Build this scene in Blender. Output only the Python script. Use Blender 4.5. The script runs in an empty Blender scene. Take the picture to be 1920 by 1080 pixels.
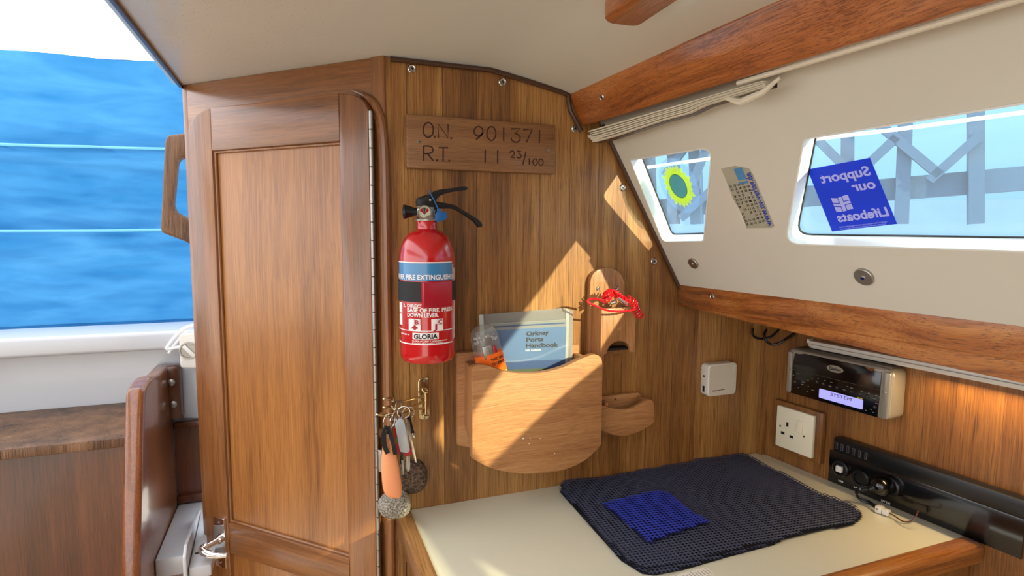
import bpy, bmesh, math, random
from mathutils import Vector, Matrix
random.seed(7)
C = bpy.context.scene.collection
SC = bpy.context.scene
R = math.radians
def srgb(r, g, b):
    f = lambda c: (c/255/12.92) if c/255 <= .04045 else ((c/255+.055)/1.055)**2.4
    return (f(r), f(g), f(b), 1)

# ---------------------------------------------------------------- camera
FOC = 1082.0                      # focal length in pixels of the 1920 wide frame
YAW, PIT, ROL = R(20.7), R(5.65), R(.35)
CAM = Vector((0, 0, 1.45))
FWD = Vector((math.sin(YAW)*math.cos(PIT), math.cos(YAW)*math.cos(PIT), -math.sin(PIT)))
r0 = Vector((math.cos(YAW), -math.sin(YAW), 0)); u0 = r0.cross(FWD)
RIGHT = r0*math.cos(ROL) + u0*math.sin(ROL)
UP = RIGHT.cross(FWD)
cd = bpy.data.cameras.new('camera'); cam = bpy.data.objects.new('camera', cd); C.objects.link(cam)
cd.sensor_width = 36; cd.lens = FOC/1920*36; cd.clip_start = .01; cd.clip_end = 200
M = Matrix((RIGHT, UP, -FWD)).transposed().to_4x4(); M.translation = CAM
cam.matrix_world = M; SC.camera = cam
# ---------------------------------------------------------------- view, sky, sun
SC.view_settings.view_transform = 'Standard'; SC.view_settings.look = 'None'
SC.view_settings.gamma = 1; SC.view_settings.use_curve_mapping = False
SC.view_settings.exposure = 0.1
SC.cycles.max_bounces = 8; SC.cycles.diffuse_bounces = 4; SC.cycles.transparent_max_bounces = 16
SC.cycles.use_denoising = True
w = bpy.data.worlds.new('sky'); SC.world = w; w.use_nodes = True
nt = w.node_tree; nt.nodes.clear()
tc = nt.nodes.new('ShaderNodeTexCoord'); sx = nt.nodes.new('ShaderNodeSeparateXYZ')
cr = nt.nodes.new('ShaderNodeValToRGB'); bg = nt.nodes.new('ShaderNodeBackground'); wo = nt.nodes.new('ShaderNodeOutputWorld')
mr = nt.nodes.new('ShaderNodeMapRange'); mr.inputs[1].default_value = -1; mr.inputs[2].default_value = 1
nt.links.new(tc.outputs['Generated'], sx.inputs[0]); nt.links.new(sx.outputs[2], mr.inputs[0]); nt.links.new(mr.outputs[0], cr.inputs[0])
e = cr.color_ramp.elements; e[0].position = .46; e[0].color = (.10, .13, .16, 1); e[1].position = .51; e[1].color = (.13, .25, .37, 1)
x = cr.color_ramp.elements.new(.60); x.color = (.20, .36, .48, 1)
x = cr.color_ramp.elements.new(.64); x.color = (.95, .97, 1.0, 1)
x = cr.color_ramp.elements.new(.85); x.color = (.86, .93, 1.0, 1)
m1_ = nt.nodes.new('ShaderNodeMapRange'); m1_.inputs[1].default_value = -.1; m1_.inputs[2].default_value = .25; nt.links.new(sx.outputs[0], m1_.inputs[0])
mz_ = nt.nodes.new('ShaderNodeMapRange'); mz_.inputs[1].default_value = -.15; mz_.inputs[2].default_value = .0; nt.links.new(sx.outputs[2], mz_.inputs[0])
br_ = nt.nodes.new('ShaderNodeMix'); br_.data_type = 'RGBA'; br_.inputs[6].default_value = (.66, .66, .63, 1); br_.inputs[7].default_value = (.95, .97, 1.0, 1); nt.links.new(mz_.outputs[0], br_.inputs[0])
mw_ = nt.nodes.new('ShaderNodeMix'); mw_.data_type = 'RGBA'; nt.links.new(m1_.outputs[0], mw_.inputs[0]); nt.links.new(br_.outputs[2], mw_.inputs[6]); nt.links.new(cr.outputs[0], mw_.inputs[7])
nt.links.new(mw_.outputs[2], bg.inputs[0]); bg.inputs[1].default_value = 2.8; nt.links.new(bg.outputs[0], wo.inputs[0])
SUN = Vector((-.37, 1, -.34))
sl = bpy.data.lights.new('sun', 'SUN'); sl.energy = 11.0; sl.angle = R(.53); sl.color = (1, .76, .45)
so = bpy.data.objects.new('sun', sl); C.objects.link(so); so.rotation_mode = 'QUATERNION'
so.rotation_quaternion = SUN.to_track_quat('-Z', 'Y'); so.location = (2, -5, 4)

# ---------------------------------------------------------------- frames: a wall's own axes; px() turns a pixel into a point of that wall
class Fr:
    def __init__(s, o, ex, ey, ez): s.o, s.ex, s.ey, s.ez = Vector(o), Vector(ex).normalized(), Vector(ey).normalized(), Vector(ez).normalized()
    def px(s, u, v, c=0):
        d = RIGHT*((u-960)/FOC) - UP*((v-540)/FOC) + FWD
        p0 = s.o + s.ez*c
        h = CAM + d*((p0-CAM).dot(s.ez)/d.dot(s.ez)) - s.o
        return Vector((h.dot(s.ex), h.dot(s.ey)))
    def pxs(s, L, c=0): return [s.px(u, v, c) for u, v in L]
    def w(s, a, b, c=0): return s.o + s.ex*a + s.ey*b + s.ez*c
    def p3(s, u, v, c=0): q = s.px(u, v, c); return s.w(q.x, q.y, c)
    def at(s, a, b, c=0): return Fr(s.w(a, b, c), s.ex, s.ey, s.ez)
    def rot(s, deg): 
        q = Matrix.Rotation(R(deg), 3, s.ez); return Fr(s.o, q@s.ex, q@s.ey, s.ez)
D = .94
Z3 = Vector((0, 0, 1))
BK = Fr((0, D, 0), (1, 0, 0), Z3, (0, -1, 0))                    # teak bulkhead
KX = .1405
h2 = math.sqrt(.5)
DR = Fr((KX, D, 0), (h2, -h2, 0), Z3, (-h2, -h2, 0))             # locker door, turned 45 degrees
DS = Vector((-.1081, .9941, 0)).normalized()                     # line of the cabin side (runs aft)
E1, E2 = BK.p3(1135, 250), BK.p3(1265, 525)
NS = (E2-E1).cross(DS).normalized()
SD = Fr(E1, -DS, NS.cross(DS), -NS)                              # sloping cabin side
WR = Fr((.9325, D, 0), -DS, Z3, (-DS).cross(Z3))                 # upright wall behind the chart table
ZT = .9763
CT = Fr((0, 0, ZT), (1, 0, 0), (0, 1, 0), Z3)                    # table top
CL = Fr((0, 0, 1.72), (1, 0, 0), (0, -1, 0), -Z3)                # ceiling

# ---------------------------------------------------------------- mesh helpers
def face(bm, vs):
    try: return bm.faces.new(vs)
    except ValueError: return None
def bev(bm, off, seg=3, ang=30, sel=None):
    if off <= 0: return bm
    bmesh.ops.recalc_face_normals(bm, faces=bm.faces[:])
    es = [e for e in bm.edges if len(e.link_faces) == 2 and e.calc_face_angle(0) > R(ang) and (sel is None or sel(e))]
    if es: bmesh.ops.bevel(bm, geom=es, offset=off, segments=seg, affect='EDGES', profile=.5, clamp_overlap=True)
    return bm
def prism(fr, pts, c0, c1, b=0, bm=None, seg=2):
    n = bmesh.new()
    A = [n.verts.new(fr.w(p[0], p[1], c0)) for p in pts]; B = [n.verts.new(fr.w(p[0], p[1], c1)) for p in pts]
    face(n, A[::-1]); face(n, B)
    for i in range(len(A)): face(n, (A[i], A[(i+1) % len(A)], B[(i+1) % len(A)], B[i]))
    if b: bev(n, b, seg)
    return merge(bm, n)
def merge(bm, n):
    if bm is None: return n
    me = bpy.data.meshes.new('t'); n.to_mesh(me); bm.from_mesh(me); bpy.data.meshes.remove(me); n.free(); return bm
def box(fr, a0, a1, b0, b1, c0, c1, b=0, bm=None, seg=2):
    return prism(fr, [(a0, b0), (a1, b0), (a1, b1), (a0, b1)], c0, c1, b, bm, seg)
def rrect(a0, a1, b0, b1, r, n=5): return rpoly([(a0, b0), (a1, b0), (a1, b1), (a0, b1)], r, n)
def rpoly(pts, r, n=5):
    out = []; P = [Vector((p[0], p[1])) for p in pts]; m = len(P)
    rs = r if isinstance(r, (list, tuple)) else [r]*m
    for i in range(m):
        p, a, b = P[i], P[i-1], P[(i+1) % m]
        da, db = (a-p), (b-p); la, lb = da.length, db.length
        if rs[i] <= 0: out.append(p); continue
        da.normalize(); db.normalize(); ang = da.angle(db); t = min(rs[i]/math.tan(ang/2), la*.48, lb*.48)
        s, f = p+da*t, p+db*t
        for k in range(n+1):
            q = k/n; out.append(s*(1-q)**2 + p*2*q*(1-q) + f*q*q)
    return out
def smooth(pts, n=6, closed=False):
    P = [Vector(p) for p in pts]; out = []; m = len(P)
    rng = range(m if closed else m-1)
    for i in rng:
        p1, p2 = P[i], P[(i+1) % m]
        p0 = P[i-1] if (closed or i > 0) else p1; p3 = P[(i+2) % m] if (closed or i+2 < m) else p2
        for k in range(n):
            t = k/n
            out.append(.5*((2*p1)+(p2-p0)*t+(2*p0-5*p1+4*p2-p3)*t*t+(3*p1-p0-3*p2+p3)*t**3))
    if not closed: out.append(P[-1])
    return out
def tube(pts, r, seg=10, closed=False, bm=None, cap=True):
    bm = bm or bmesh.new(); P = [Vector(p) for p in pts]; m = len(P); rings = []
    rr = r if isinstance(r, (list, tuple)) else [r]*m
    N = None
    for i in range(m):
        if closed: t = (P[(i+1) % m]-P[i-1])
        else: t = P[min(i+1, m-1)]-P[max(i-1, 0)]
        if t.length < 1e-9: t = Vector((0, 0, 1))
        t.normalize()
        if N is None: N = t.orthogonal().normalized()
        else:
            N = N - t*N.dot(t)
            if N.length < 1e-6: N = t.orthogonal()
            N.normalize()
        Bn = t.cross(N)
        rings.append([bm.verts.new(P[i]+(N*math.cos(2*math.pi*k/seg)+Bn*math.sin(2*math.pi*k/seg))*rr[i]) for k in range(seg)])
    for i in range(m if closed else m-1):
        A, B = rings[i], rings[(i+1) % m]
        for k in range(seg): face(bm, (A[k], A[(k+1) % seg], B[(k+1) % seg], B[k]))
    if cap and not closed: face(bm, rings[0][::-1]); face(bm, rings[-1])
    return bm
def lathe(o, ax, prof, seg=32, bm=None, ref=None):
    """prof: list of (radius, height along ax)"""
    bm = bm or bmesh.new(); ax = Vector(ax).normalized(); o = Vector(o); x = (Vector(ref) if ref else ax.orthogonal()).normalized(); y = ax.cross(x)
    rings = []
    for r, h in prof:
        if r < 1e-6: rings.append([bm.verts.new(o+ax*h)])
        else: rings.append([bm.verts.new(o+ax*h+(x*math.cos(2*math.pi*k/seg)+y*math.sin(2*math.pi*k/seg))*r) for k in range(seg)])
    for A, B in zip(rings, rings[1:]):
        for k in range(seg):
            j = (k+1) % seg
            if len(A) == 1 and len(B) == 1: continue
            if len(A) == 1: face(bm, (A[0], B[j], B[k]))
            elif len(B) == 1: face(bm, (A[k], A[j], B[0]))
            else: face(bm, (A[k], A[j], B[j], B[k]))
    for rg, rev in ((rings[0], True), (rings[-1], False)):
        if len(rg) > 1: face(bm, rg[::-1] if rev else rg)
    return bm
def disc(fr, a, b, r, c0, c1, seg=24, bm=None, dome=0):
    pr = [(r, c0), (r, c1-min(.0005, (c1-c0)*.3)), (r*.94, c1)]
    if dome: pr += [(r*.6, c1+dome*.7), (0, c1+dome)]
    return lathe(fr.w(a, b, 0), fr.ez, pr, seg, bm)
def noise3(p, s=1):
    from mathutils import noise
    return noise.noise(Vector(p)*s)
WL = {}
def tag(o, label, cat, group=None, kind=None):
    if label: o['label'] = label
    if cat: o['category'] = cat
    if group: o['group'] = group
    if kind: o['kind'] = kind
    return o
def thing(name, loc, label, cat, group=None, kind=None):
    o = bpy.data.objects.new(name, None); C.objects.link(o); o.location = loc; o.empty_display_size = .02
    WL[o.name] = Vector(loc); return tag(o, label, cat, group, kind)
def obj(name, bm, mat, parent=None, label=None, cat=None, group=None, kind=None, ang=35, flat=False, loc=None):
    bmesh.ops.recalc_face_normals(bm, faces=bm.faces[:]) if not flat else None
    if not flat:
        for f in bm.faces: f.smooth = True
        for e in bm.edges: e.smooth = not (len(e.link_faces) == 2 and e.calc_face_angle(0) > R(ang))
    if parent is not None: L = WL[parent.name]
    elif loc is not None: L = Vector(loc)
    else:
        xs = [v.co for v in bm.verts]
        L = Vector(((min(v.x for v in xs)+max(v.x for v in xs))/2, (min(v.y for v in xs)+max(v.y for v in xs))/2, min(v.z for v in xs)))
    bmesh.ops.translate(bm, verts=bm.verts, vec=-L)
    me = bpy.data.meshes.new(name); bm.to_mesh(me); bm.free()
    o = bpy.data.objects.new(name, me); C.objects.link(o)
    for m in (mat if isinstance(mat, (list, tuple)) else [mat]): me.materials.append(m)
    if parent is not None: o.parent = parent
    else: o.location = L
    WL[o.name] = L.copy()
    return tag(o, label, cat, group, kind)
_fc = {}
def text_data(s, bold=0):
    k = (s, bold)
    if k not in _fc:
        cu = bpy.data.curves.new('t', 'FONT'); cu.body = s; cu.size = 1; cu.offset = bold; cu.resolution_u = 3; cu.fill_mode = 'FRONT'
        o = bpy.data.objects.new('t', cu); C.objects.link(o)
        bpy.context.view_layer.update(); dg = bpy.context.evaluated_depsgraph_get()
        me = bpy.data.meshes.new_from_object(o.evaluated_get(dg))
        vs = [v.co.copy() for v in me.vertices]; fs = [tuple(p.vertices) for p in me.polygons]
        bpy.data.objects.remove(o); bpy.data.curves.remove(cu); bpy.data.meshes.remove(me)
        x0, x1 = min(v.x for v in vs), max(v.x for v in vs)
        H = .70 
        _fc[k] = ([((v.x-x0)/(x1-x0), v.y/H) for v in vs], fs)
    return _fc[k]
def text(fn, s, bold=0.0, bm=None):
    """fn maps (0..1 along the baseline, 0..1 cap height) to a point"""
    bm = bm or bmesh.new(); vs, fs = text_data(s, bold)
    V = [bm.verts.new(fn(x, y)) for x, y in vs]
    for f in fs: face(bm, [V[i] for i in f])
    return bm
def tq(fr, c, p0, p1, pt, s, bold=0.0, bm=None):
    """text whose baseline runs from pixel p0 to p1 and whose capitals reach pixel pt above p0"""
    a, b, t = fr.px(*p0, c), fr.px(*p1, c), fr.px(*pt, c)
    return text(lambda x, y: fr.w(*(a+(b-a)*x+(t-a)*y), c), s, bold, bm)
def tlx(fr, c, a, b, w_, h_, s, bold=0.0, bm=None):
    return text(lambda x, y: fr.w(a+w_*x, b+h_*y, c), s, bold, bm)
def stroke(fr, c, pts, wd, bm=None):
    """flat ribbon along 2D points"""
    bm = bm or bmesh.new(); P = [Vector((p[0], p[1])) for p in pts]; L = []
    for i, p in enumerate(P):
        t = (P[min(i+1, len(P)-1)]-P[max(i-1, 0)])
        t = t.normalized() if t.length > 0 else Vector((1, 0)); n = Vector((-t.y, t.x))*wd/2
        L.append((bm.verts.new(fr.w(*(p+n), c)), bm.verts.new(fr.w(*(p-n), c))))
    for A, B in zip(L, L[1:]): face(bm, (A[0], B[0], B[1], A[1]))
    return bm

# ---------------------------------------------------------------- materials
MT = {}
def nodes(name):
    m = bpy.data.materials.new(name); m.use_nodes = True; t = m.node_tree; t.nodes.clear()
    o = t.nodes.new('ShaderNodeOutputMaterial'); p = t.nodes.new('ShaderNodeBsdfPrincipled'); t.links.new(p.outputs[0], o.inputs[0])
    MT[name] = m
    return m, t, p, o
def N(t, ty, **kw):
    n = t.nodes.new(ty)
    for k, v in kw.items():
        if k.startswith('i'): n.inputs[int(k[1:])].default_value = v
        else: setattr(n, k, v)
    return n
def pbr(name, col, rough=.5, metal=0, coat=0, spec=.5, bump=0, bscale=200, var=0, vr=.5, emis=None, trans=0, alpha=1):
    m, t, p, o = nodes(name)
    p.inputs['Base Color'].default_value = col; p.inputs['Roughness'].default_value = rough; p.inputs['Metallic'].default_value = metal
    p.inputs['Coat Weight'].default_value = coat; p.inputs['Coat Roughness'].default_value = .08; p.inputs['Specular IOR Level'].default_value = spec
    if emis: p.inputs['Emission Color'].default_value = emis[0]; p.inputs['Emission Strength'].default_value = emis[1]
    if trans: p.inputs['Transmission Weight'].default_value = trans
    if alpha < 1: p.inputs['Alpha'].default_value = alpha
    if bump or var:
        g = N(t, 'ShaderNodeNewGeometry'); n = N(t, 'ShaderNodeTexNoise'); n.inputs['Scale'].default_value = bscale; n.inputs['Detail'].default_value = 4
        t.links.new(g.outputs['Position'], n.inputs['Vector'])
        if bump:
            b = N(t, 'ShaderNodeBump'); b.inputs['Strength'].default_value = bump; b.inputs['Distance'].default_value = .002
            t.links.new(n.outputs[0], b.inputs['Height']); t.links.new(b.outputs[0], p.inputs['Normal'])
        if var:
            mx = N(t, 'ShaderNodeMix', data_type='RGBA'); mx.inputs[6].default_value = tuple(c*(1-var) for c in col[:3])+(1,); mx.inputs[7].default_value = tuple(min(1, c*(1+var)) for c in col[:3])+(1,)
            mrg = N(t, 'ShaderNodeMapRange'); mrg.inputs[1].default_value = .5-vr; mrg.inputs[2].default_value = .5+vr; t.links.new(n.outputs[0], mrg.inputs[0])
            t.links.new(mrg.outputs[0], mx.inputs[0]); t.links.new(mx.outputs[2], p.inputs['Base Color'])
    return m
def wood(name, dark, mid, light, g='Z', rot=0, scale=1, rough=.4, coat=.35, bump=.15, fig=.5, plank=0, pore=.5, crough=.12, bands=1.0, wav=.02, joint=True):
    """teak: growth bands, fibre and pores all stretched along the grain axis g; rot turns the axes about Z first"""
    m, t, p, o = nodes(name); L = t.links.new
    geo = N(t, 'ShaderNodeNewGeometry'); vec = geo.outputs['Position']
    if rot:
        vr = N(t, 'ShaderNodeVectorRotate', rotation_type='Z_AXIS'); vr.inputs['Angle'].default_value = R(rot); L(vec, vr.inputs[0]); vec = vr.outputs[0]
    gi = 'XYZ'.index(g)
    # slow wander of the grain
    wn = N(t, 'ShaderNodeTexNoise'); wn.inputs['Scale'].default_value = 3*scale; wn.inputs['Detail'].default_value = 2; L(vec, wn.inputs['Vector'])
    ws = N(t, 'ShaderNodeVectorMath', operation='SCALE'); ws.inputs['Scale'].default_value = wav; L(wn.outputs['Color'], ws.inputs[0])
    wa = N(t, 'ShaderNodeVectorMath', operation='ADD'); L(vec, wa.inputs[0]); L(ws.outputs[0], wa.inputs[1])
    def st(src, sc, along):
        mp = N(t, 'ShaderNodeVectorMath', operation='MULTIPLY'); v = [sc, sc, sc]; v[gi] = sc*along; mp.inputs[1].default_value = v; L(src, mp.inputs[0]); return mp.outputs[0]
    def noi(v, det=3, ro=.6):
        n = N(t, 'ShaderNodeTexNoise'); n.inputs['Scale'].default_value = 1; n.inputs['Detail'].default_value = det; n.inputs['Roughness'].default_value = ro; L(v, n.inputs['Vector']); return n.outputs['Fac']
    n1 = noi(st(wa.outputs[0], 38*scale*bands, .035), 5, .62)
    n2 = noi(st(wa.outputs[0], 420*scale, .02), 3)
    n3 = noi(st(vec, 9*scale, .12), 2)
    m1 = N(t, 'ShaderNodeMath', operation='MULTIPLY_ADD'); m1.inputs[1].default_value = fig; L(n1, m1.inputs[0])
    m2 = N(t, 'ShaderNodeMath', operation='MULTIPLY'); m2.inputs[1].default_value = (1-fig)*.75; L(n2, m2.inputs[0]); L(m2.outputs[0], m1.inputs[2])
    m3 = N(t, 'ShaderNodeMath', operation='MULTIPLY_ADD'); m3.inputs[1].default_value = (1-fig)*.25+.25; L(n3, m3.inputs[0]); L(m1.outputs[0], m3.inputs[2])
    val = m3.outputs[0]
    if plank:
        sp = N(t, 'ShaderNodeSeparateXYZ'); L(vec, sp.inputs[0]); ax = {'Z': 0, 'X': 2, 'Y': 2}[g]
        d = N(t, 'ShaderNodeMath', operation='DIVIDE'); d.inputs[1].default_value = plank; L(sp.outputs[ax], d.inputs[0])
        fl = N(t, 'ShaderNodeMath', operation='FLOOR'); L(d.outputs[0], fl.inputs[0])
        wh = N(t, 'ShaderNodeTexWhiteNoise', noise_dimensions='1D'); L(fl.outputs[0], wh.inputs['W'])
        a = N(t, 'ShaderNodeMath', operation='MULTIPLY_ADD'); a.inputs[1].default_value = .16; L(wh.outputs['Value'], a.inputs[0]); L(val, a.inputs[2])
        s = N(t, 'ShaderNodeMath', operation='SUBTRACT'); s.inputs[1].default_value = .08; L(a.outputs[0], s.inputs[0]); val = s.outputs[0]
    rp = N(t, 'ShaderNodeValToRGB'); L(val, rp.inputs[0]); E_ = rp.color_ramp.elements
    E_[0].position = .43; E_[0].color = dark; E_[1].position = .86; E_[1].color = light
    mm = rp.color_ramp.elements.new(.62); mm.color = mid
    col = rp.outputs[0]
    n4 = noi(st(wa.outputs[0], 900*scale, .018), 2)
    pr = N(t, 'ShaderNodeMapRange'); pr.inputs[1].default_value = .36; pr.inputs[2].default_value = .45; pr.inputs[3].default_value = 1-pore; pr.inputs[4].default_value = 1; L(n4, pr.inputs[0])
    mx = N(t, 'ShaderNodeMix', data_type='RGBA', blend_type='MULTIPLY'); mx.inputs[0].default_value = 1; L(col, mx.inputs[6]); L(pr.outputs[0], mx.inputs[7]); col = mx.outputs[2]
    if plank and joint:
        fr_ = N(t, 'ShaderNodeMath', operation='FRACT'); L(d.outputs[0], fr_.inputs[0])
        lt = N(t, 'ShaderNodeMath', operation='LESS_THAN'); lt.inputs[1].default_value = .0012/plank; L(fr_.outputs[0], lt.inputs[0])
        mj = N(t, 'ShaderNodeMix', data_type='RGBA'); L(lt.outputs[0], mj.inputs[0]); L(col, mj.inputs[6]); mj.inputs[7].default_value = tuple(c*.45 for c in dark[:3])+(1,)
        mq = N(t, 'ShaderNodeMath', operation='MULTIPLY'); mq.inputs[1].default_value = .7; L(lt.outputs[0], mq.inputs[0]); L(mq.outputs[0], mj.inputs[0]); col = mj.outputs[2]
    L(col, p.inputs['Base Color'])
    bp = N(t, 'ShaderNodeBump'); bp.inputs['Strength'].default_value = bump; bp.inputs['Distance'].default_value = .0015
    hh = N(t, 'ShaderNodeMath', operation='MULTIPLY_ADD'); hh.inputs[1].default_value = .6; L(n2, hh.inputs[0]); L(pr.outputs[0], hh.inputs[2]); L(hh.outputs[0], bp.inputs['Height'])
    L(bp.outputs[0], p.inputs['Normal'])
    p.inputs['Roughness'].default_value = rough; p.inputs['Coat Weight'].default_value = coat; p.inputs['Coat Roughness'].default_value = crough
    cb = N(t, 'ShaderNodeBump'); cb.inputs['Strength'].default_value = bump*.5; cb.inputs['Distance'].default_value = .001; L(n1, cb.inputs['Height']); L(cb.outputs[0], p.inputs['Coat Normal'])
    return m
TK = (srgb(92, 50, 20), srgb(160, 102, 50), srgb(205, 150, 88))
wood('bulkhead_teak', srgb(86, 52, 24), srgb(146, 98, 48), srgb(196, 148, 84), 'Z', scale=1.1, rough=.38, coat=.28, plank=.058, bump=.12, fig=.45, wav=.008, crough=.2)
wood('wall_teak', srgb(72, 42, 18), srgb(126, 80, 36), srgb(170, 118, 60), 'Z', rough=.4, coat=.25, plank=.09, bump=.12, wav=.008, crough=.2)
wood('door_panel_teak', srgb(104, 62, 30), srgb(154, 99, 48), srgb(188, 130, 70), 'Z', rot=45, scale=1, rough=.36, coat=.5, bump=.05, fig=.3, pore=.15, crough=.22, wav=.02)
wood('door_stile_teak', srgb(84, 48, 24), srgb(134, 84, 43), srgb(164, 110, 60), 'Z', rot=45, scale=1, rough=.36, coat=.5, bump=.08, fig=.5, pore=.25, crough=.2)
wood('door_rail_teak', srgb(84, 48, 24), srgb(134, 84, 43), srgb(164, 110, 60), 'X', rot=45, scale=1, rough=.36, coat=.5, bump=.08, fig=.6, pore=.25, crough=.2)
wood('varnished_y', srgb(104, 50, 18), srgb(170, 98, 44), srgb(202, 134, 72), 'Y', scale=1, rough=.34, coat=.9, bump=.7, fig=.6, pore=.4, crough=.2, wav=.035)
wood('shelf_wood', srgb(74, 36, 14), srgb(160, 94, 42), srgb(208, 146, 82), 'Y', scale=1.5, rough=.34, coat=.5, bump=.25, fig=.75, pore=.6, crough=.18, wav=.04)
wood('rack_wood', srgb(136, 86, 48), srgb(174, 120, 72), srgb(200, 150, 98), 'X', scale=1.3, rough=.55, coat=.0, bump=.3, fig=.3, pore=.25, wav=.03)
wood('holder_wood', srgb(130, 84, 44), srgb(178, 124, 76), srgb(208, 158, 104), 'Z', scale=1.2, rough=.5, coat=.1, bump=.25, fig=.4, pore=.4)
wood('plate_wood', srgb(100, 64, 36), srgb(134, 92, 56), srgb(158, 114, 74), 'X', scale=1.2, rough=.5, coat=.1, bump=.2, fig=.5, pore=.3, wav=.03)
wood('dark_wood', srgb(60, 28, 14), srgb(96, 50, 28), srgb(122, 70, 42), 'Z', rough=.35, coat=.5, bump=.1, pore=.3)
wood('worn_wood', srgb(52, 34, 24), srgb(118, 84, 58), srgb(164, 124, 92), 'Z', scale=1, rough=.6, coat=.1, bump=.5, pore=.6)
wood('side_board_wood', srgb(96, 50, 24), srgb(140, 80, 42), srgb(170, 106, 62), 'Z', rough=.3, coat=.8, bump=.1, pore=.3)
wood('table_wood', srgb(90, 58, 34), srgb(150, 106, 64), srgb(186, 144, 96), 'Y', rough=.35, coat=.5, bump=.15, pore=.4)
wood('table_wood_x', srgb(120, 66, 24), srgb(178, 112, 48), srgb(205, 144, 76), 'X', rough=.35, coat=.5, bump=.15, pore=.4)
pbr('edge_brown', srgb(70, 42, 26), .45, bump=.1, coat=.2)
pbr('headlining', srgb(218, 218, 210), .42, coat=.25, var=.04, bscale=6)
pbr('side_cream', srgb(206, 203, 192), .5, coat=.1, var=.05, bscale=9)
pbr('white_rim', srgb(225, 228, 224), .35, coat=.3)
pbr('rubber', srgb(18, 18, 18), .6)
pbr('laminate', srgb(224, 222, 200), .32, coat=.3, var=.03, bscale=12)
pbr('steel', (.62, .60, .56, 1), .25, 1)
pbr('dull_steel', (.42, .40, .37, 1), .42, 1, bump=.1)
pbr('chrome', (.85, .85, .86, 1), .06, 1)
pbr('brass', (.62, .50, .30, 1), .16, 1)
pbr('red_paint', srgb(190, 12, 24), .22, coat=.9)
pbr('red_plastic', srgb(168, 16, 40), .38, coat=.1)
pbr('red_cord', srgb(225, 18, 34), .18, coat=.6)
pbr('black_plastic', srgb(16, 17, 20), .35)
pbr('black_matt', srgb(14, 14, 16), .6)
pbr('black_gloss', srgb(6, 7, 9), .16, coat=.5)
pbr('white_print', srgb(240, 236, 236), .4)
pbr('black_print', srgb(15, 14, 14), .5)
pbr('grey_print', srgb(34, 36, 42), .5)
pbr('band_blue', srgb(60, 130, 185), .3, coat=.5)
pbr('tag_blue', srgb(24, 96, 165), .4)
pbr('gauge_green', srgb(30, 90, 70), .5)
pbr('gauge_face', srgb(200, 198, 180), .5)
pbr('carved', srgb(58, 24, 12), .7)
pbr('white_plastic', srgb(228, 224, 214), .35, coat=.2)
pbr('grey_face', srgb(205, 198, 184), .4)
pbr('lens_grey', srgb(220, 216, 204), .4)
pbr('socket_white', srgb(244, 236, 208), .3, coat=.3)
pbr('silver_plastic', srgb(160, 152, 138), .35, .35, coat=.2)
pbr('dark_silver', srgb(84, 76, 64), .4, .3)
pbr('lcd', srgb(40, 40, 60), .3, emis=(srgb(176, 172, 250), 1.0))
pbr('lcd_ink', srgb(30, 28, 60), .5)
pbr('orange_print', srgb(250, 112, 24), .4)
pbr('yellow_print', srgb(250, 215, 40), .4)
pbr('peach_foam', srgb(240, 158, 108), .65, bump=.15, bscale=900)
pbr('cover_sky', srgb(92, 128, 172), .35, coat=.5, var=.18, bscale=14)
pbr('cover_sea', srgb(50, 84, 138), .35, coat=.5)
pbr('cover_land', srgb(76, 92, 50), .4, coat=.4, var=.5, bscale=220)
pbr('cover_border', srgb(150, 154, 152), .25, coat=.6)
pbr('sleeve', srgb(186, 192, 190), .2, coat=.6)
pbr('paper', srgb(238, 234, 222), .7)
pbr('navy_foam', srgb(58, 64, 88), .55, bump=.3, bscale=600)
pbr('navy_hole_shade', srgb(10, 12, 24), .8)  # darkened navy, shade painted into the mat's holes
pbr('blue_foam', srgb(34, 54, 165), .5, bump=.3, bscale=600)
pbr('blue_hole_shade', srgb(10, 16, 70), .7)  # darkened blue, the same painted hole shade for the small square
pbr('cork_stone', srgb(84, 66, 50), .8, bump=.8, bscale=260, var=.9, vr=.16)
pbr('grey_pebble', srgb(140, 134, 122), .75, bump=.5, bscale=420, var=.75, vr=.14)
pbr('clear_grey', srgb(176, 182, 186), .25, coat=.6)
pbr('gelcoat', srgb(204, 207, 213), .3, coat=.4)
pbr('gelcoat_worn', srgb(196, 196, 198), .5, var=.12, bscale=24)
pbr('sticker_blue', srgb(40, 60, 170), .4)
pbr('petal_yellow', srgb(214, 224, 60), .5)
pbr('petal_centre', srgb(96, 140, 120), .5)
pbr('steel_blue', srgb(52, 84, 116), .6)
pbr('quay', srgb(96, 132, 168), .7, var=.15, bscale=2)
pbr('white_rope', srgb(240, 242, 245), .6)
pbr('blind', srgb(214, 206, 188), .7)
pbr('floor_wood', srgb(206, 178, 136), .5)
pbr('pale_quay', srgb(205, 205, 198), .8)
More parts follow.
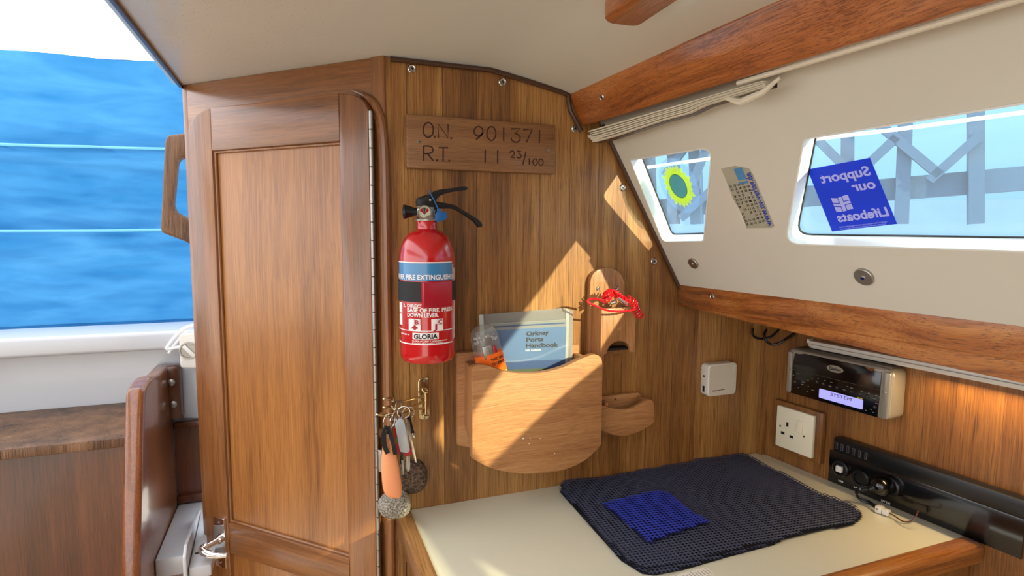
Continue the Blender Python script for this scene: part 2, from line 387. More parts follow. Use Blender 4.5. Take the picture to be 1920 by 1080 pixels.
def glass(name, tint, gl=.08, alpha=0, white=(1, 1, 1, 1)):
    m, t, p, o = nodes(name); t.nodes.remove(p)
    tr = N(t, 'ShaderNodeBsdfTransparent'); tr.inputs[0].default_value = tint
    gs = N(t, 'ShaderNodeBsdfGlossy'); gs.inputs['Roughness'].default_value = .03
    lw = N(t, 'ShaderNodeLayerWeight'); lw.inputs[0].default_value = .5
    pw = N(t, 'ShaderNodeMath', operation='POWER'); pw.inputs[1].default_value = 5; t.links.new(lw.outputs['Facing'], pw.inputs[0])
    ma = N(t, 'ShaderNodeMath', operation='MULTIPLY_ADD'); ma.inputs[1].default_value = .7; ma.inputs[2].default_value = gl*.4; t.links.new(pw.outputs[0], ma.inputs[0])
    mx = N(t, 'ShaderNodeMixShader'); t.links.new(ma.outputs[0], mx.inputs[0]); t.links.new(tr.outputs[0], mx.inputs[1]); t.links.new(gs.outputs[0], mx.inputs[2])
    out = mx.outputs[0]
    if alpha:
        df = N(t, 'ShaderNodeBsdfDiffuse'); df.inputs[0].default_value = white
        tn = N(t, 'ShaderNodeBsdfTranslucent'); tn.inputs[0].default_value = white; md = N(t, 'ShaderNodeMixShader'); md.inputs[0].default_value = .5; t.links.new(df.outputs[0], md.inputs[1]); t.links.new(tn.outputs[0], md.inputs[2])
        m2 = N(t, 'ShaderNodeMixShader'); m2.inputs[0].default_value = alpha; t.links.new(out, m2.inputs[1]); t.links.new(md.outputs[0], m2.inputs[2]); out = m2.outputs[0]
    t.links.new(out, o.inputs[0]); return m
glass('acrylic', (.86, .95, 1.0, 1), alpha=.05, white=(.75, .85, .9, 1))
glass('clear_sleeve', (.97, .98, .98, 1), alpha=.035, white=(.9, .93, .95, 1))
glass('frosted', (.9, .92, .92, 1), alpha=.5, white=(.62, .64, .64, 1))
glass('clear_film', (.93, .95, .95, 1), alpha=.16, white=(.85, .82, .78, 1))
glass('sticker_film', (.9, .92, .9, 1), alpha=.35, white=(.75, .72, .62, 1))
glass('disc_film', (.8, .9, 1, 1), alpha=.1, white=(.7, .85, 1, 1))
glass('petal_film', (.85, .95, .35, 1), alpha=.55, white=(.9, .95, .12, 1))
glass('centre_film', (.5, .75, .7, 1), alpha=.6, white=(.2, .42, .36, 1))
glass('blue_film', (.12, .25, .9, 1), alpha=.75, white=(.05, .10, .50, 1))
glass('white_film', (1, 1, 1, 1), alpha=.9, white=(.9, .92, 1, 1))
def canvas_mat():
    m, t, p, o = nodes('canvas'); L = t.links.new
    g = N(t, 'ShaderNodeNewGeometry'); n = N(t, 'ShaderNodeTexNoise'); n.inputs['Scale'].default_value = 3.5; n.inputs['Detail'].default_value = 5; n.inputs['Distortion'].default_value = .6
    mp = N(t, 'ShaderNodeVectorMath', operation='MULTIPLY'); mp.inputs[1].default_value = (1, 1, 3.2); L(g.outputs['Position'], mp.inputs[0]); L(mp.outputs[0], n.inputs['Vector'])
    rp = N(t, 'ShaderNodeValToRGB'); L(n.outputs['Fac'], rp.inputs[0]); E_ = rp.color_ramp.elements
    E_[0].position = .3; E_[0].color = srgb(54, 126, 180); E_[1].position = .72; E_[1].color = srgb(84, 154, 202)
    df = N(t, 'ShaderNodeBsdfDiffuse'); tl_ = N(t, 'ShaderNodeBsdfTranslucent'); L(rp.outputs[0], df.inputs[0]); L(rp.outputs[0], tl_.inputs[0])
    mx = N(t, 'ShaderNodeMixShader'); mx.inputs[0].default_value = .5; L(df.outputs[0], mx.inputs[1]); L(tl_.outputs[0], mx.inputs[2])
    b = N(t, 'ShaderNodeBump'); b.inputs['Strength'].default_value = .6; b.inputs['Distance'].default_value = .02; L(n.outputs['Fac'], b.inputs['Height']); L(b.outputs[0], df.inputs['Normal'])
    L(mx.outputs[0], o.inputs[0])
canvas_mat()
# stippled headlining: fine raised droplets on the paint
def speckle(m, strength=.5):
    t = m.node_tree; p = [n for n in t.nodes if n.type == 'BSDF_PRINCIPLED'][0]; L = t.links.new
    g = N(t, 'ShaderNodeNewGeometry'); v = N(t, 'ShaderNodeTexVoronoi'); v.inputs['Scale'].default_value = 170; v.inputs['Randomness'].default_value = 1; L(g.outputs['Position'], v.inputs['Vector'])
    r = N(t, 'ShaderNodeMapRange'); r.inputs[1].default_value = .0; r.inputs[2].default_value = .20; r.inputs[3].default_value = 1; r.inputs[4].default_value = 0; L(v.outputs['Distance'], r.inputs[0])
    sp = N(t, 'ShaderNodeSeparateXYZ'); L(g.outputs['Position'], sp.inputs[0])
    k = N(t, 'ShaderNodeMapRange'); k.inputs[1].default_value = .12; k.inputs[2].default_value = -.1; L(sp.outputs[0], k.inputs[0])
    mu = N(t, 'ShaderNodeMath', operation='MULTIPLY'); L(r.outputs[0], mu.inputs[0]); L(k.outputs[0], mu.inputs[1])
    b = N(t, 'ShaderNodeBump'); b.inputs['Strength'].default_value = strength; b.inputs['Distance'].default_value = .003; L(mu.outputs[0], b.inputs['Height']); L(b.outputs[0], p.inputs['Normal']); L(b.outputs[0], p.inputs['Coat Normal'])
pbr('seam_blue', srgb(120, 196, 232), .6)
speckle(MT['headlining'], .5)

# ================================================================ the setting
def st(name, bm, mat, **k): return obj(name, bm, MT[mat] if isinstance(mat, str) else mat, kind='structure', **k)
# floor
st('floor', box(CT, -1.3, 1.0, -2, 2.6, -ZT-.03, -ZT), 'floor_wood')
# bulkhead
topline = [(730, 108), (909, 128), (929, 132), (1053, 171), (1063, 181), (1069, 208), (1090, 247)]
P = BK.pxs(topline)
sideline = BK.pxs([(1130, 240), (1265, 525)])
pts = P[:5] + BK.pxs([(1105, 168), (1128, 200)]) + sideline + [Vector((.715, 1.325)), Vector((.985, 1.325)), Vector((.985, 0)), Vector((KX+.002, 0))]
pts[0] = Vector((KX+.002, P[0].y))
wall_back = st('wall_back', prism(BK, pts, -.018, 0), 'bulkhead_teak')
# dark bead along the bulkhead's top and side
bead = [BK.w(p.x, p.y-.003, .004) for p in smooth([(p.x, p.y) for p in [Vector((.149, P[0].y))]+P[1:5]], 5)] + [BK.w(p.x-.002, p.y, .004) for p in P[5:]]
st('trim_1', tube(bead, .0042, 8), 'edge_brown')
q0, q1 = sideline
st('trim_2', tube([BK.w(*(q0+(q1-q0)*k), .005) for k in (-.02, .5, 1.06)], .0048, 8), 'edge_brown')

# coachroof side with its window openings
def fillholes(fr, outer, holes, c0, c1):
    from mathutils.geometry import tessellate_polygon
    bm = bmesh.new(); LL = [[Vector((p[0], p[1], 0)) for p in L] for L in [outer]+holes]
    flat_ = [p for L in LL for p in L]; T = tessellate_polygon(LL)
    V0 = [bm.verts.new(fr.w(p.x, p.y, c0)) for p in flat_]; V1 = [bm.verts.new(fr.w(p.x, p.y, c1)) for p in flat_]
    for t in T: face(bm, [V0[i] for i in t]); face(bm, [V1[i] for i in t])
    k = 0
    for L in LL:
        n = len(L)
        for i in range(n): face(bm, (V0[k+i], V0[k+(i+1) % n], V1[k+(i+1) % n], V1[k+i]))
        k += n
    return bm
W1 = rpoly(SD.pxs([(1181, 299), (1337, 274), (1321, 453), (1243, 454)]), [.004, .016, .012, .012], 5)
f2 = SD.pxs([(1507, 259), (1471, 458)])
W2 = rpoly([(f2[0].x, f2[0].y), (f2[1].x, f2[1].y), (.71, -.228), (.93, -.196), (1.364, -.150), (1.445, -.142), (1.445, -.055), (1.27, -.053), (.718, -.064)], [.014, .018, .1, .2, .05, .015, .02, .2, .3], 6)
W3 = rpoly([(1.65, -.058), (1.735, -.186), (2.3, -.186), (2.3, -.058)], .02, 6)
eb = lambda b: (E2-E1).dot(SD.ex)/(E2-E1).dot(SD.ey)*b
outer = [(eb(.10)-.004, .10), (eb(-.33)-.004, -.33), (3.2, -.33), (3.2, .10)]
wall_right_upper = st('wall_right', fillholes(SD, outer, [W1, W2, W3], 0, -.022), 'side_cream')
def window(n, poly, bar=None):
    cx = sum(p[0] for p in poly)/len(poly); cy = min(p[1] for p in poly)
    t = thing('window_%d' % n, SD.w(cx, cy, -.02), None, None, kind='structure')
    def ringp(inset, c0, c1, mat, name):
        ce = Vector((cx, sum(p[1] for p in poly)/len(poly)))
        m = len(poly); bm = bmesh.new()
        P_ = [Vector((p[0], p[1])) for p in poly]; A = []
        for i in range(m):
            tn = (P_[(i+1) % m]-P_[i-1]).normalized(); nn = Vector((-tn.y, tn.x))
            if nn.dot(ce-P_[i]) < 0: nn = -nn
            A.append(P_[i]+nn*inset)
        rows = []
        for L, c in ((P_, c0), (A, c0), (A, c1), (P_, c1)): rows.append([bm.verts.new(SD.w(p.x, p.y, c)) for p in L])
        for a in range(4):
            for i in range(m): face(bm, (rows[a][i], rows[a][(i+1) % m], rows[(a+1) % 4][(i+1) % m], rows[(a+1) % 4][i]))
        obj(name, bm, MT[mat], t)
        return A
    ringp(.0022, .0012, -.024, 'white_rim', 'rim'); A = ringp(.0034, -.0235, -.026, 'rubber', 'seal')
    obj('pane', prism(SD, poly, -.027, -.029), MT['acrylic'], t)
    if bar: obj('shade_bar', box(SD, 1.6, 2.3, bar[0], bar[1], -.002, -.030), MT['white_rim'], t)  # unseen bar added to shade a strip of the chart table
    return t
window(1, W1); window(2, W2); window(3, W3, (-.143, -.113))

# lower wall behind the chart table, corner batten, underside of the shelf
wr = st('wall_side', box(WR, -.02, 3.0, 0, 1.335, -.018, 0), 'wall_teak')
cb = BK.pxs([(1421, 853), (1449, 636)], .004)
wv = .012
bm = prism(BK, [(cb[0].x-.002, cb[0].y-.004), (cb[0].x+wv, cb[0].y-.004), (cb[1].x+wv, 1.325), (cb[1].x-.002+.006, 1.325)], 0, .012, .002)
st('trim_3', bm, 'wall_teak')
st('shelf_underside', prism(Fr((0, 0, 1.318), (1, 0, 0), (0, 1, 0), Z3), [(.712, .938), (.985, .938), (1.32, -2.0), (1.04, -2.0)], 0, .008), 'wall_teak')
bpy.data.objects['shelf_underside'].name = 'trim_4'

# ceiling: flat above the door, rounding down to the beam at the right
bt0 = BK.p3(1065, 178); bb0 = BK.p3(1090, 239)
bn = (bb0-bt0).cross(DS).normalized()
BM = Fr(bt0, -DS, bn.cross(DS), -bn)          # face of the pelmet beam
if BM.ey.z < 0: BM.ey = -BM.ey
if BM.ez.dot(CAM-bt0) < 0: BM.ez = -BM.ez
bt1 = BM.p3(1455, 0); bb1 = BM.p3(1680, 60)
HX = CL.px(240, 30).x
def row(Y, endx, endz):
    r = [(HX, 1.72), (.296*1.0, 1.72), (.33, 1.7165), (.36, 1.7115)]
    k = (endx-.459)
    z1 = 1.6945; 
    pr = [(.442+k*.8, z1), (endx+.004, endz)]
    return [(x, Y, z) for x, z in r+pr]
def bline(Y):
    f = (Y-bt0.y)/(bt1.y-bt0.y); p = bt0+(bt1-bt0)*min(f, 1.05); 
    if f > 1.05: p = p + (-DS)*((p.y-Y)/.994)
    return p
rows = []
for Y in (.938, .8, .6, .4, .0, -.8, -2.0):
    p = bline(Y); f = min(1, (.94-Y)/.9)
    r = row(Y, p.x, p.z)
    r[4] = (r[4][0], Y, 1.6945*(1-f)+ (p.z*.6+1.72*.4)*f)
    rows.append(r)
bm = bmesh.new()
G = [[bm.verts.new(v) for v in r] for r in rows]; G2 = [[bm.verts.new((v[0], v[1], v[2]+.035)) for v in r] for r in rows]
for i in range(len(rows)-1):
    for j in range(len(rows[0])-1):
        face(bm, (G[i][j], G[i][j+1], G[i+1][j+1], G[i+1][j])); face(bm, (G2[i][j], G2[i+1][j], G2[i+1][j+1], G2[i][j+1]))
for a, b in ((0, 0),):
    for j in range(len(rows[0])-1):
        face(bm, (G[0][j], G2[0][j], G2[0][j+1], G[0][j+1])); face(bm, (G[-1][j], G[-1][j+1], G2[-1][j+1], G2[-1][j]))
for i in range(len(rows)-1):
    face(bm, (G[i][0], G[i+1][0], G2[i+1][0], G2[i][0])); face(bm, (G[i][-1], G2[i][-1], G2[i+1][-1], G[i+1][-1]))
# part over the locker door, up to the frame line
bm = prism(Fr((0, 0, 1.72), (1, 0, 0), (0, 1, 0), Z3), [(HX, 1.305), (HX, .938), (.30, .938), (.30, .945), (.16, .945), (-.185, 1.305)], 0, .035, bm=bm)
ceiling = st('ceiling', bm, 'headlining', ang=50)
# roof above the beam down to the coachroof side
R1 = SD.w(0, .1, 0)
bm = bmesh.new(); L = []
for Y in (.94, .5, 0, -2.0):
    p = bline(Y); q = R1-DS*((R1.y-Y)/.994)
    L.append([bm.verts.new(v) for v in (p+Vector((-.01, 0, .034)), q+Vector((.02, 0, .02)), q+Vector((.02, 0, .05)), p+Vector((-.01, 0, .06)))])
for A, B in zip(L, L[1:]):
    for k in range(4): face(bm, (A[k], A[(k+1) % 4], B[(k+1) % 4], B[k]))
face(bm, L[0]); face(bm, L[-1])
st('ceiling_side', bm, 'headlining'); bpy.data.objects['ceiling_side'].name = 'trim_5'
# lip of the companionway hatch opening
st('trim_6', box(Fr((HX, 0, 1.72), (1, 0, 0), (0, 1, 0), Z3), -.004, .002, -2, 1.27, -.006, .02, .001), 'edge_brown')
st('trim_7', box(Fr((HX, 0, 1.72), (1, 0, 0), (0, 1, 0), Z3), -.014, -.004, -2, 1.27, .0, .05, .002), 'white_rim')
# ceiling beyond the hatch, port side
st('ceiling_port', box(Fr((0, 0, 1.72), (1, 0, 0), (0, 1, 0), Z3), -1.9, HX-.72, -2, 1.3, 0, .035), 'headlining'); bpy.data.objects['ceiling_port'].name = 'trim_8'

# ================================================================ pelmet beam above the windows
def lerp_ext(p, q, Y): return p+(q-p)*((Y-p.y)/(q.y-p.y))
bt2 = lerp_ext(bt0, bt1, .0); bb2 = lerp_ext(bb0, bb1, .0); bt3 = lerp_ext(bt0, bt1, .35); bb3 = lerp_ext(bb0, bb1, .35)
pe = thing('pelmet_board', bb0, 'thick varnished teak pelmet board running under the roof edge above the windows', 'pelmet')
def bp_(w_): q = w_-BM.o; return (q.dot(BM.ex), q.dot(BM.ey))
o_ = [bp_(bb0), bp_(lerp_ext(bb0, bb1, .0)), bp_(lerp_ext(bt0, bt1, .0)), bp_(bt0)]
o_ = rpoly(o_, [.012, .01, .01, .008], 4)
obj('board', prism(BM, o_, -.022, 0, .004, seg=3), MT['varnished_y'], pe)
def screw(fr, a, b, c, r=.006, parent=None, mat='dull_steel', cup=True, name='screw'):
    bm = bmesh.new()
    if cup: lathe(fr.w(a, b, c), fr.ez, [(r, 0), (r, .0008), (r*.8, .0022), (r*.62, .0016), (r*.60, .0008), (0, .0008)], 20, bm)
    o = obj(name, bm, MT['steel'], parent) if cup else None
    b2 = bmesh.new(); lathe(fr.w(a, b, c), fr.ez, [(r*.6, .0004), (r*.5, .0016), (0, .0020)], 16, b2)
    h = obj('screw_head' if cup else name, b2, MT[mat], o if cup else parent)
    cr_ = bmesh.new(); w2, l2 = r*.09, r*.36; f = fr.at(a, b, c).rot(25)
    box(f, -l2, l2, -w2, w2, .0014, .0023, bm=cr_); box(f, -w2, w2, -l2, l2, .0014, .0023, bm=cr_)
    merge_into(h, cr_)
    return o or h
def merge_into(o, bm):
    """second piece with its own dark slot material, joined into the same mesh"""
    L_ = WL[o.parent.name] if o.parent else WL[o.name]
    bmesh.ops.translate(bm, verts=bm.verts, vec=-L_)
    me = o.data; me.materials.append(MT['black_matt']); n0 = len(me.polygons)
    b = bmesh.new(); b.from_mesh(me); t = bpy.data.meshes.new('t'); bm.to_mesh(t); b.from_mesh(t); b.faces.ensure_lookup_table()
    for f in b.faces[n0:]: f.material_index = len(me.materials)-1
    b.to_mesh(me); b.free(); bm.free(); bpy.data.meshes.remove(t)
q = BM.px(1129, 182, 0); screw(BM, q.x, q.y, 0, .0052, pe)
for u, v in ((772, 129), (942, 154), (1078, 241), (1167, 352), (1226, 490)):
    q = BK.px(u, v); screw(BK, q.x, q.y, 0, .0068, wall_back)
q = WR.px(1463, 858); screw(WR, q.x, q.y, 0, .003, wr, cup=False)

# pleated blind folded under the pelmet, and its white track further forward
bl = thing('pleated_blind', SD.w(.02, .02, .01), 'cream pleated blind folded up under the pelmet beside the bulkhead', 'blind')
def bl_line(k, Yc):   # k-th pleat from the pelmet downwards
    p = lerp_ext(bb0, bb1, Yc); return p
stn = [(.925, .020), (.90, .021), (.86, .020), (.80, .017), (.74, .014), (.69, .014), (.66, .009), (.60, .007), (.56, .006)]
def pleat(k0, k1, xo, xd):
    bm = bmesh.new(); prev = None
    for Y, hgt in stn:
        base = lerp_ext(bb0, bb1, Y) + BM.ez*-.006 + Vector((0, 0, -.0105))
        ring = [bm.verts.new(base+Vector((a, 0, -hgt*b))) for a, b in ((xo, k0), (xo, k1), (xd, k1), (xd, k0))]
        if prev:
            for a in range(4): face(bm, (prev[a], prev[(a+1) % 4], ring[(a+1) % 4], ring[a]))
        else: face(bm, ring)
        prev = ring
    face(bm, prev[::-1]); return bm
np_ = 6
for k in range(np_): obj('pleat', pleat(k/np_, (k+.62)/np_, .0015*(k % 2)+.0012*k, .026), MT['blind'], bl)
obj('backing', pleat(0, 1, .0135, .024), MT['edge_brown'], bl)  # added dark core, its brown paints the shade between the pleats
for Yc, nm in ((.915, 0), (.60, 1)):
    b_ = lerp_ext(bb0, bb1, Yc); bm = bmesh.new()
    tube([b_+Vector((.012, .03, -.012)), b_+Vector((.014, 0, -.024)), b_+Vector((.020, -.03, -.018)), b_+Vector((.022, -.055, -.006))], [.002, .005, .004, .002], 8, bm=bm)
    obj('fabric_tab', bm, MT['blind'], bl)
tr_ = [lerp_ext(bb0, bb1, y)+BM.ez*-.008+Vector((.002, 0, -.0045)) for y in (.60, .3, .0)]
tag(obj('curtain_track', tube(tr_, .0032, 8), MT['blind']), 'slim white track under the pelmet above the larger window', 'track')

# ceiling handrail
hr = CL.pxs([(1163, -40), (1163, 20), (1172, 50), (1195, 57), (1215, 50), (1300, -10)], .03)
h0, h1 = CL.px(1165, 30, .03), CL.px(1197, 55, .03)
g1 = CL.px(1300, -12, .03)
dv = (g1-h1).normalized(); nv = Vector((h0-h1)); nv = (nv-dv*nv.dot(dv)).normalized()
wd = .05
pp = [h1, h1+dv*.9, h1+dv*.9+nv*wd, h1+nv*wd]
tag(obj('ceiling_handrail', prism(CL, rpoly(pp, [.016, .016, .016, .016], 5), 0, .03, .009, seg=4), MT['varnished_y']), 'rounded varnished timber handrail end fixed to the cream ceiling', 'handrail')

# shelf rail below the windows
RL = Fr(Vector((BK.px(1271, 523).x-.002, D, 0)), -DS, Z3, WR.ez)
zt = RL.px(1300, 525.5).y; zb = RL.px(1291, 577).y; aL = RL.px(1266, 545).x
sr = thing('shelf_rail', RL.w(0, zb, 0), 'long varnished teak shelf rail below the windows, above the radio', 'rail')
o_ = rpoly([(max(aL, .001), zb), (1.25, zb), (1.25, zt), (max(aL, .001), zt)], [.012, .01, .01, .016], 5)
obj('board', prism(RL, o_, -.020, 0, .005, seg=3), MT['shelf_wood'], sr)
ap = RL.pxs([(1290, 570), (1292, 577.5), (1400, 603), (1680, 668)], -.002); 
sl_ = (ap[3].y-ap[2].y)/(ap[3].x-ap[2].x)
ap = ap + [Vector((ap[3].x+.55, ap[3].y+sl_*.55*.6)), Vector((ap[3].x+.55, zb+.01))]
obj('lower_edge', prism(RL, ap, -.024, -.002, .002), MT['shelf_wood'], sr)
q = RL.px(1336, 556); screw(RL, q.x, q.y, 0, .005, sr, 'steel')

# ================================================================ locker door in its frame
fr0 = thing('trim_9', DR.w(0, 0, 0), None, None, kind='structure')
aL, aP, aK = DR.px(341, 160).x, DR.px(699, 300).x, 0.0
zt_ = 1.7195
dtop = DR.px(500, 191, .02)
obj('head', prism(DR, [(aL+.012, 1.56), (aP, 1.56), (aP, zt_), (aL+.012, zt_)], -.02, 0, .0006), MT['door_rail_teak'], fr0)
obj('jamb', prism(DR, [(aL, 0), (aL+.05, 0), (aL+.05, 1.56), (aL+.012, 1.56), (aL+.012, zt_), (aL, zt_)], -.02, 0, .0006), MT['door_stile_teak'], fr0)
obj('corner_post', prism(DR, [(aP, 0), (aK+.001, 0), (aK+.001, zt_+.002), (aP, zt_+.002)], -.02, .003, .003, seg=3), MT['door_stile_teak'], fr0)
# rounded moulding beside the hinge
mp = smooth([(655, 168), (676, 176), (695, 192), (707, 215), (714, 250), (717, 310)], 5)
mp = [DR.px(p.x, p.y, .012) for p in [Vector((a[0], a[1])) for a in mp]]
mp = mp+[Vector((mp[-1].x, 1.2)), Vector((mp[-1].x, 0.0))]
st('trim_10', tube([DR.w(p.x, p.y, .005) for p in mp], [min(.007, .0015+.0006*i) for i in range(len(mp))], 10), 'door_stile_teak')
st('trim_11', tube([DR.w(p.x-.009, p.y-.004, .003) for p in mp[6:]], .005, 10), 'door_stile_teak')

dr = thing('door_1', DR.w(-.25, 0, 0), None, None, kind='structure')
cF = .020
lx = DR.px(364, 540, cF).x; hx = DR.px(697, 600, cF).x
tl = DR.pxs([(350, 300), (351, 250), (358, 229), (370, 213), (391, 202)], cF); tl[0].x = lx; tl[1].x = lx+.0015
trr = DR.pxs([(636, 175), (662, 178), (680, 188), (691, 206)], cF); trr[3].x = hx
sx1 = DR.px(392, 320, cF).x; sx2 = DR.px(636, 240, cF).x
s1b = DR.px(399, 300, cF).x
s1 = s1b-.002
botz = .14
zc_ = DR.px(500, 275, cF).y      # lower edge of top rail
def corner_curve(ps): return [(p.x, p.y) for p in smooth([(p.x, p.y) for p in ps], 4)]
L_ = corner_curve(tl)
ztop = (tl[4].y+trr[0].y)/2
L_[-1] = (L_[-1][0], ztop)
st_l = [(s1, botz), (s1, ztop)] + L_[::-1][1:] + [(lx, botz)]
obj('stile', prism(DR, st_l, .002, cF, .0022, seg=2), MT['door_stile_teak'], dr)
Rr = corner_curve(trr); Rr = [(x, min(y, ztop)) for x, y in Rr]
st_r = [(sx2, botz), (hx, botz)] + Rr[::-1][:-1] + [(sx2, ztop)]
obj('stile', prism(DR, st_r, .002, cF, .0022, seg=2), MT['door_stile_teak'], dr)
obj('rail', box(DR, s1+.0002, sx2-.0002, zc_, ztop, .002, cF, .0018), MT['door_rail_teak'], dr)
zr0 = DR.px(540, 1014, cF).y; zr1 = zr0-.062
obj('rail', box(DR, s1+.0002, sx2-.0002, zr1, zr0, .002, cF, .0025), MT['door_rail_teak'], dr)
obj('rail', box(DR, s1+.0002, sx2-.0002, botz, botz+.07, .002, cF, .0018), MT['door_rail_teak'], dr)
obj('panel', box(DR, s1-.002, sx2+.002, zr0-.004, zc_+.004, .003, .011), MT['door_panel_teak'], dr)
obj('panel', box(DR, s1-.002, sx2+.002, botz+.06, zr1+.004, .003, .011), MT['door_panel_teak'], dr)
# slim beading round the panel
for bd in ([(s1+.002, zr0), (s1+.002, zc_)], [(sx2-.002, zr0), (sx2-.002, zc_)], [(s1, zc_-.002), (sx2, zc_-.002)], [(s1, zr0+.002), (sx2, zr0+.002)]):
    obj('beading', tube([DR.w(x, y, .0135) for x, y in bd], .0028, 8), MT['door_stile_teak'], dr)
# piano hinge
hz0, hz1 = .2, DR.px(690, 206, cF).y-.001
bm = bmesh.new(); n = 50; hh_ = (hz1-hz0)/n
for k in range(n): lathe(DR.w(hx+.0035, hz0+k*hh_+.0004, cF-.002), Z3, [(.0022, 0), (.0032, .0006), (.0032, hh_-.0012), (.0022, hh_-.0006)], 12, bm)
box(DR, hx-.0002, hx+.0012, hz0, hz1, .008, cF-.002, bm=bm)
obj('piano_hinge', bm, MT['dull_steel'], dr)
cpx = DR.px(701, 842, .018), DR.px(716, 886, .018)
obj('catch_plate', box(DR, cpx[0].x, cpx[1].x, cpx[1].y, cpx[0].y, .014, .018, .0008), MT['dull_steel'], dr)
# lever handle
hp = DR.pxs([(400, 969), (422, 975), (421, 1066), (403, 1060)], cF+.006)
ha, hb = (hp[0].x+hp[3].x)/2, (hp[1].x+hp[2].x)/2; hy0, hy1 = (hp[2].y+hp[3].y)/2, (hp[0].y+hp[1].y)/2
hd = obj('handle_plate', box(DR, ha, hb, hy0, hy1, cF, cF+.006, .0012), MT['chrome'], dr)
ro = DR.px(412, 1011, cF+.01)
bm = lathe(DR.w(ro.x, ro.y, cF+.006), DR.ez, [(.0085, 0), (.0085, .008), (.006, .010), (.0055, .034), (.007, .040)], 20)
tipL = DR.px(386, 1020, cF+.045)
pth = [DR.w(ro.x, ro.y, cF+.038), DR.w(ro.x-.002, ro.y-.001, cF+.046), DR.w(ro.x+.012, ro.y-.004, cF+.050), DR.w(ro.x+.034, ro.y-.006, cF+.046), DR.w(ro.x+.055, ro.y-.004, cF+.038)]
tube([Vector(p) for p in smooth(pth, 5)], [.007]*6+[.0075]*8+[.006]*3+[.005]*4, 14, bm=bm)
obj('lever', bm, MT['chrome'], hd)
for yy in (hy0+.009, hy1-.009):
    o = screw(DR, (ha+hb)/2, yy, cF+.006, .0035, hd, cup=False)

# grab handle on the far edge of the door frame
GH = Fr((0, 1.335, 0), (1, 0, 0), Z3, (0, -1, 0))
og = GH.pxs([(318, 260), (324, 257), (352, 254), (372, 252), (372, 296), (345, 298), (338, 306), (330, 385), (334, 398), (350, 406), (372, 418), (380, 470), (354, 453), (309, 436), (307, 428), (315, 270)])
tag(obj('grab_handle', prism(GH, og, 0, .032, .0055, seg=3), MT['worn_wood']), 'weathered wooden grab handle on the door frame edge, before the blue canvas', 'handle')

# unseen screen added to starboard of the hatch, keeping sun off the canvas
st('sun_screen', prism(Fr((-.18, 0, 0), (0, 1, 0), Z3, (1, 0, 0)), [(-1.8, 1.757), (1.315, 1.757), (1.315, .9), (2.24, .9), (2.24, 2.75), (2.0, 2.9), (-1.6, 2.9), (-1.8, 2.75)], 0, .012), 'gelcoat'); bpy.data.objects['sun_screen'].name = 'wall_sun_screen'

# the cabin closes forward with its main bulkhead, and to port with a low settee back
st('wall_front', box(Fr((0, -2.0, 0), (1, 0, 0), Z3, (0, -1, 0)), -.45, 1.45, -.02, 1.72, 0, .02), 'wall_teak')
st('wall_port', box(Fr((-1.9, 0, 0), (0, 1, 0), Z3, (1, 0, 0)), -2.0, 1.5, -.02, 1.0, -.02, 0), 'wall_teak')

# ================================================================ companionway to the left of the door
PW = Fr((0, 1.50, 0), (1, 0, 0), Z3, (0, -1, 0))
zs = PW.px(300, 945).y                              # step surface
zl0, zl1 = PW.px(300, 657, .05).y, PW.px(300, 622, .05).y
st('wall_left', box(PW, -1.9, -.17, zs-.9, zl0+.01, -.03, 0), 'gelcoat')
st('trim_12', box(PW, -1.9, -.17, zl0, zl1, -.10, .05, .008, seg=3), 'gelcoat')
# blue canvas dodger hanging in three sagging folds, seen through the opening
CV = Fr((0, 2.30, 0), (1, 0, 0), Z3, (0, -1, 0))
zc0, zcT = CV.px(240, 606).y, CV.px(285, 109).y
zA, zB = CV.px(240, 281).y, CV.px(240, 430).y
bm = bmesh.new(); nx, nz = 150, 190; G = []; CVH = []
for j in range(nz+1):
    z = zc0+(zcT-zc0)*j/nz; rowv = []; hrow = []; CVH.append(hrow)
    for i in range(nx+1):
        x = -1.9+2.2*i/nx
        zz = z + .018*math.sin(x*3+.6)*((z-zc0)/(zcT-zc0)) + (.02*noise3((x*3, z*2, 1)) if j == nz else 0)
        sag = .020*math.sin((x+.2)*2.2)
        d = 0
        for zq in (zB+sag*.6, zA+sag):
            t = (zz-zq)
            d += .10*math.exp(-max(0, t)/.09) if t > 0 else 0
        d += .035*noise3((x*1.6+z*1.0, z*4.5, 3)) + .022*noise3((x*3.5+z*3, z*13, 8)) + .010*noise3((x*8+z*9, z*34, 5)) + .004*noise3((x*26+z*30, z*60, 2))
        rowv.append(bm.verts.new(CV.w(x, zz, d))); hrow.append((zz, d))
    G.append(rowv)
for j in range(nz):
    for i in range(nx): face(bm, (G[j][i], G[j][i+1], G[j+1][i+1], G[j+1][i]))
cv = thing('canvas_screen', CV.w(-.8, zc0, 0), 'bright blue canvas screen hanging in folds outside the companionway', 'canvas')
obj('canvas', bm, MT['canvas'], cv, ang=180)
for zq, k_ in ((zA, 1), (zB, .6)):
    pp_ = []
    for i in range(0, nx+1, 3):
        x = -1.9+2.2*i/nx; z = zq+.020*math.sin((x+.2)*2.2)*k_
        j = min(range(nz+1), key=lambda j: abs(CVH[j][i][0]-z)); dmx = max(CVH[jj][i][1] for jj in range(max(0, j-2), min(nz, j+3)+1))
        pp_.append(CV.w(x, z+.004, dmx+.001))
    obj('fold_seam', tube(pp_, .0045, 6), MT['seam_blue'], cv)
obj('lower_hem', box(CV, -1.9, .3, zc0-.03, zc0+.006, -.01, .012, .003), MT['canvas'], cv)
obj('hem_piping', tube([CV.w(x_/10, zc0-.008, .016) for x_ in range(-19, 3)], .004, 6), MT['white_rope'], cv)
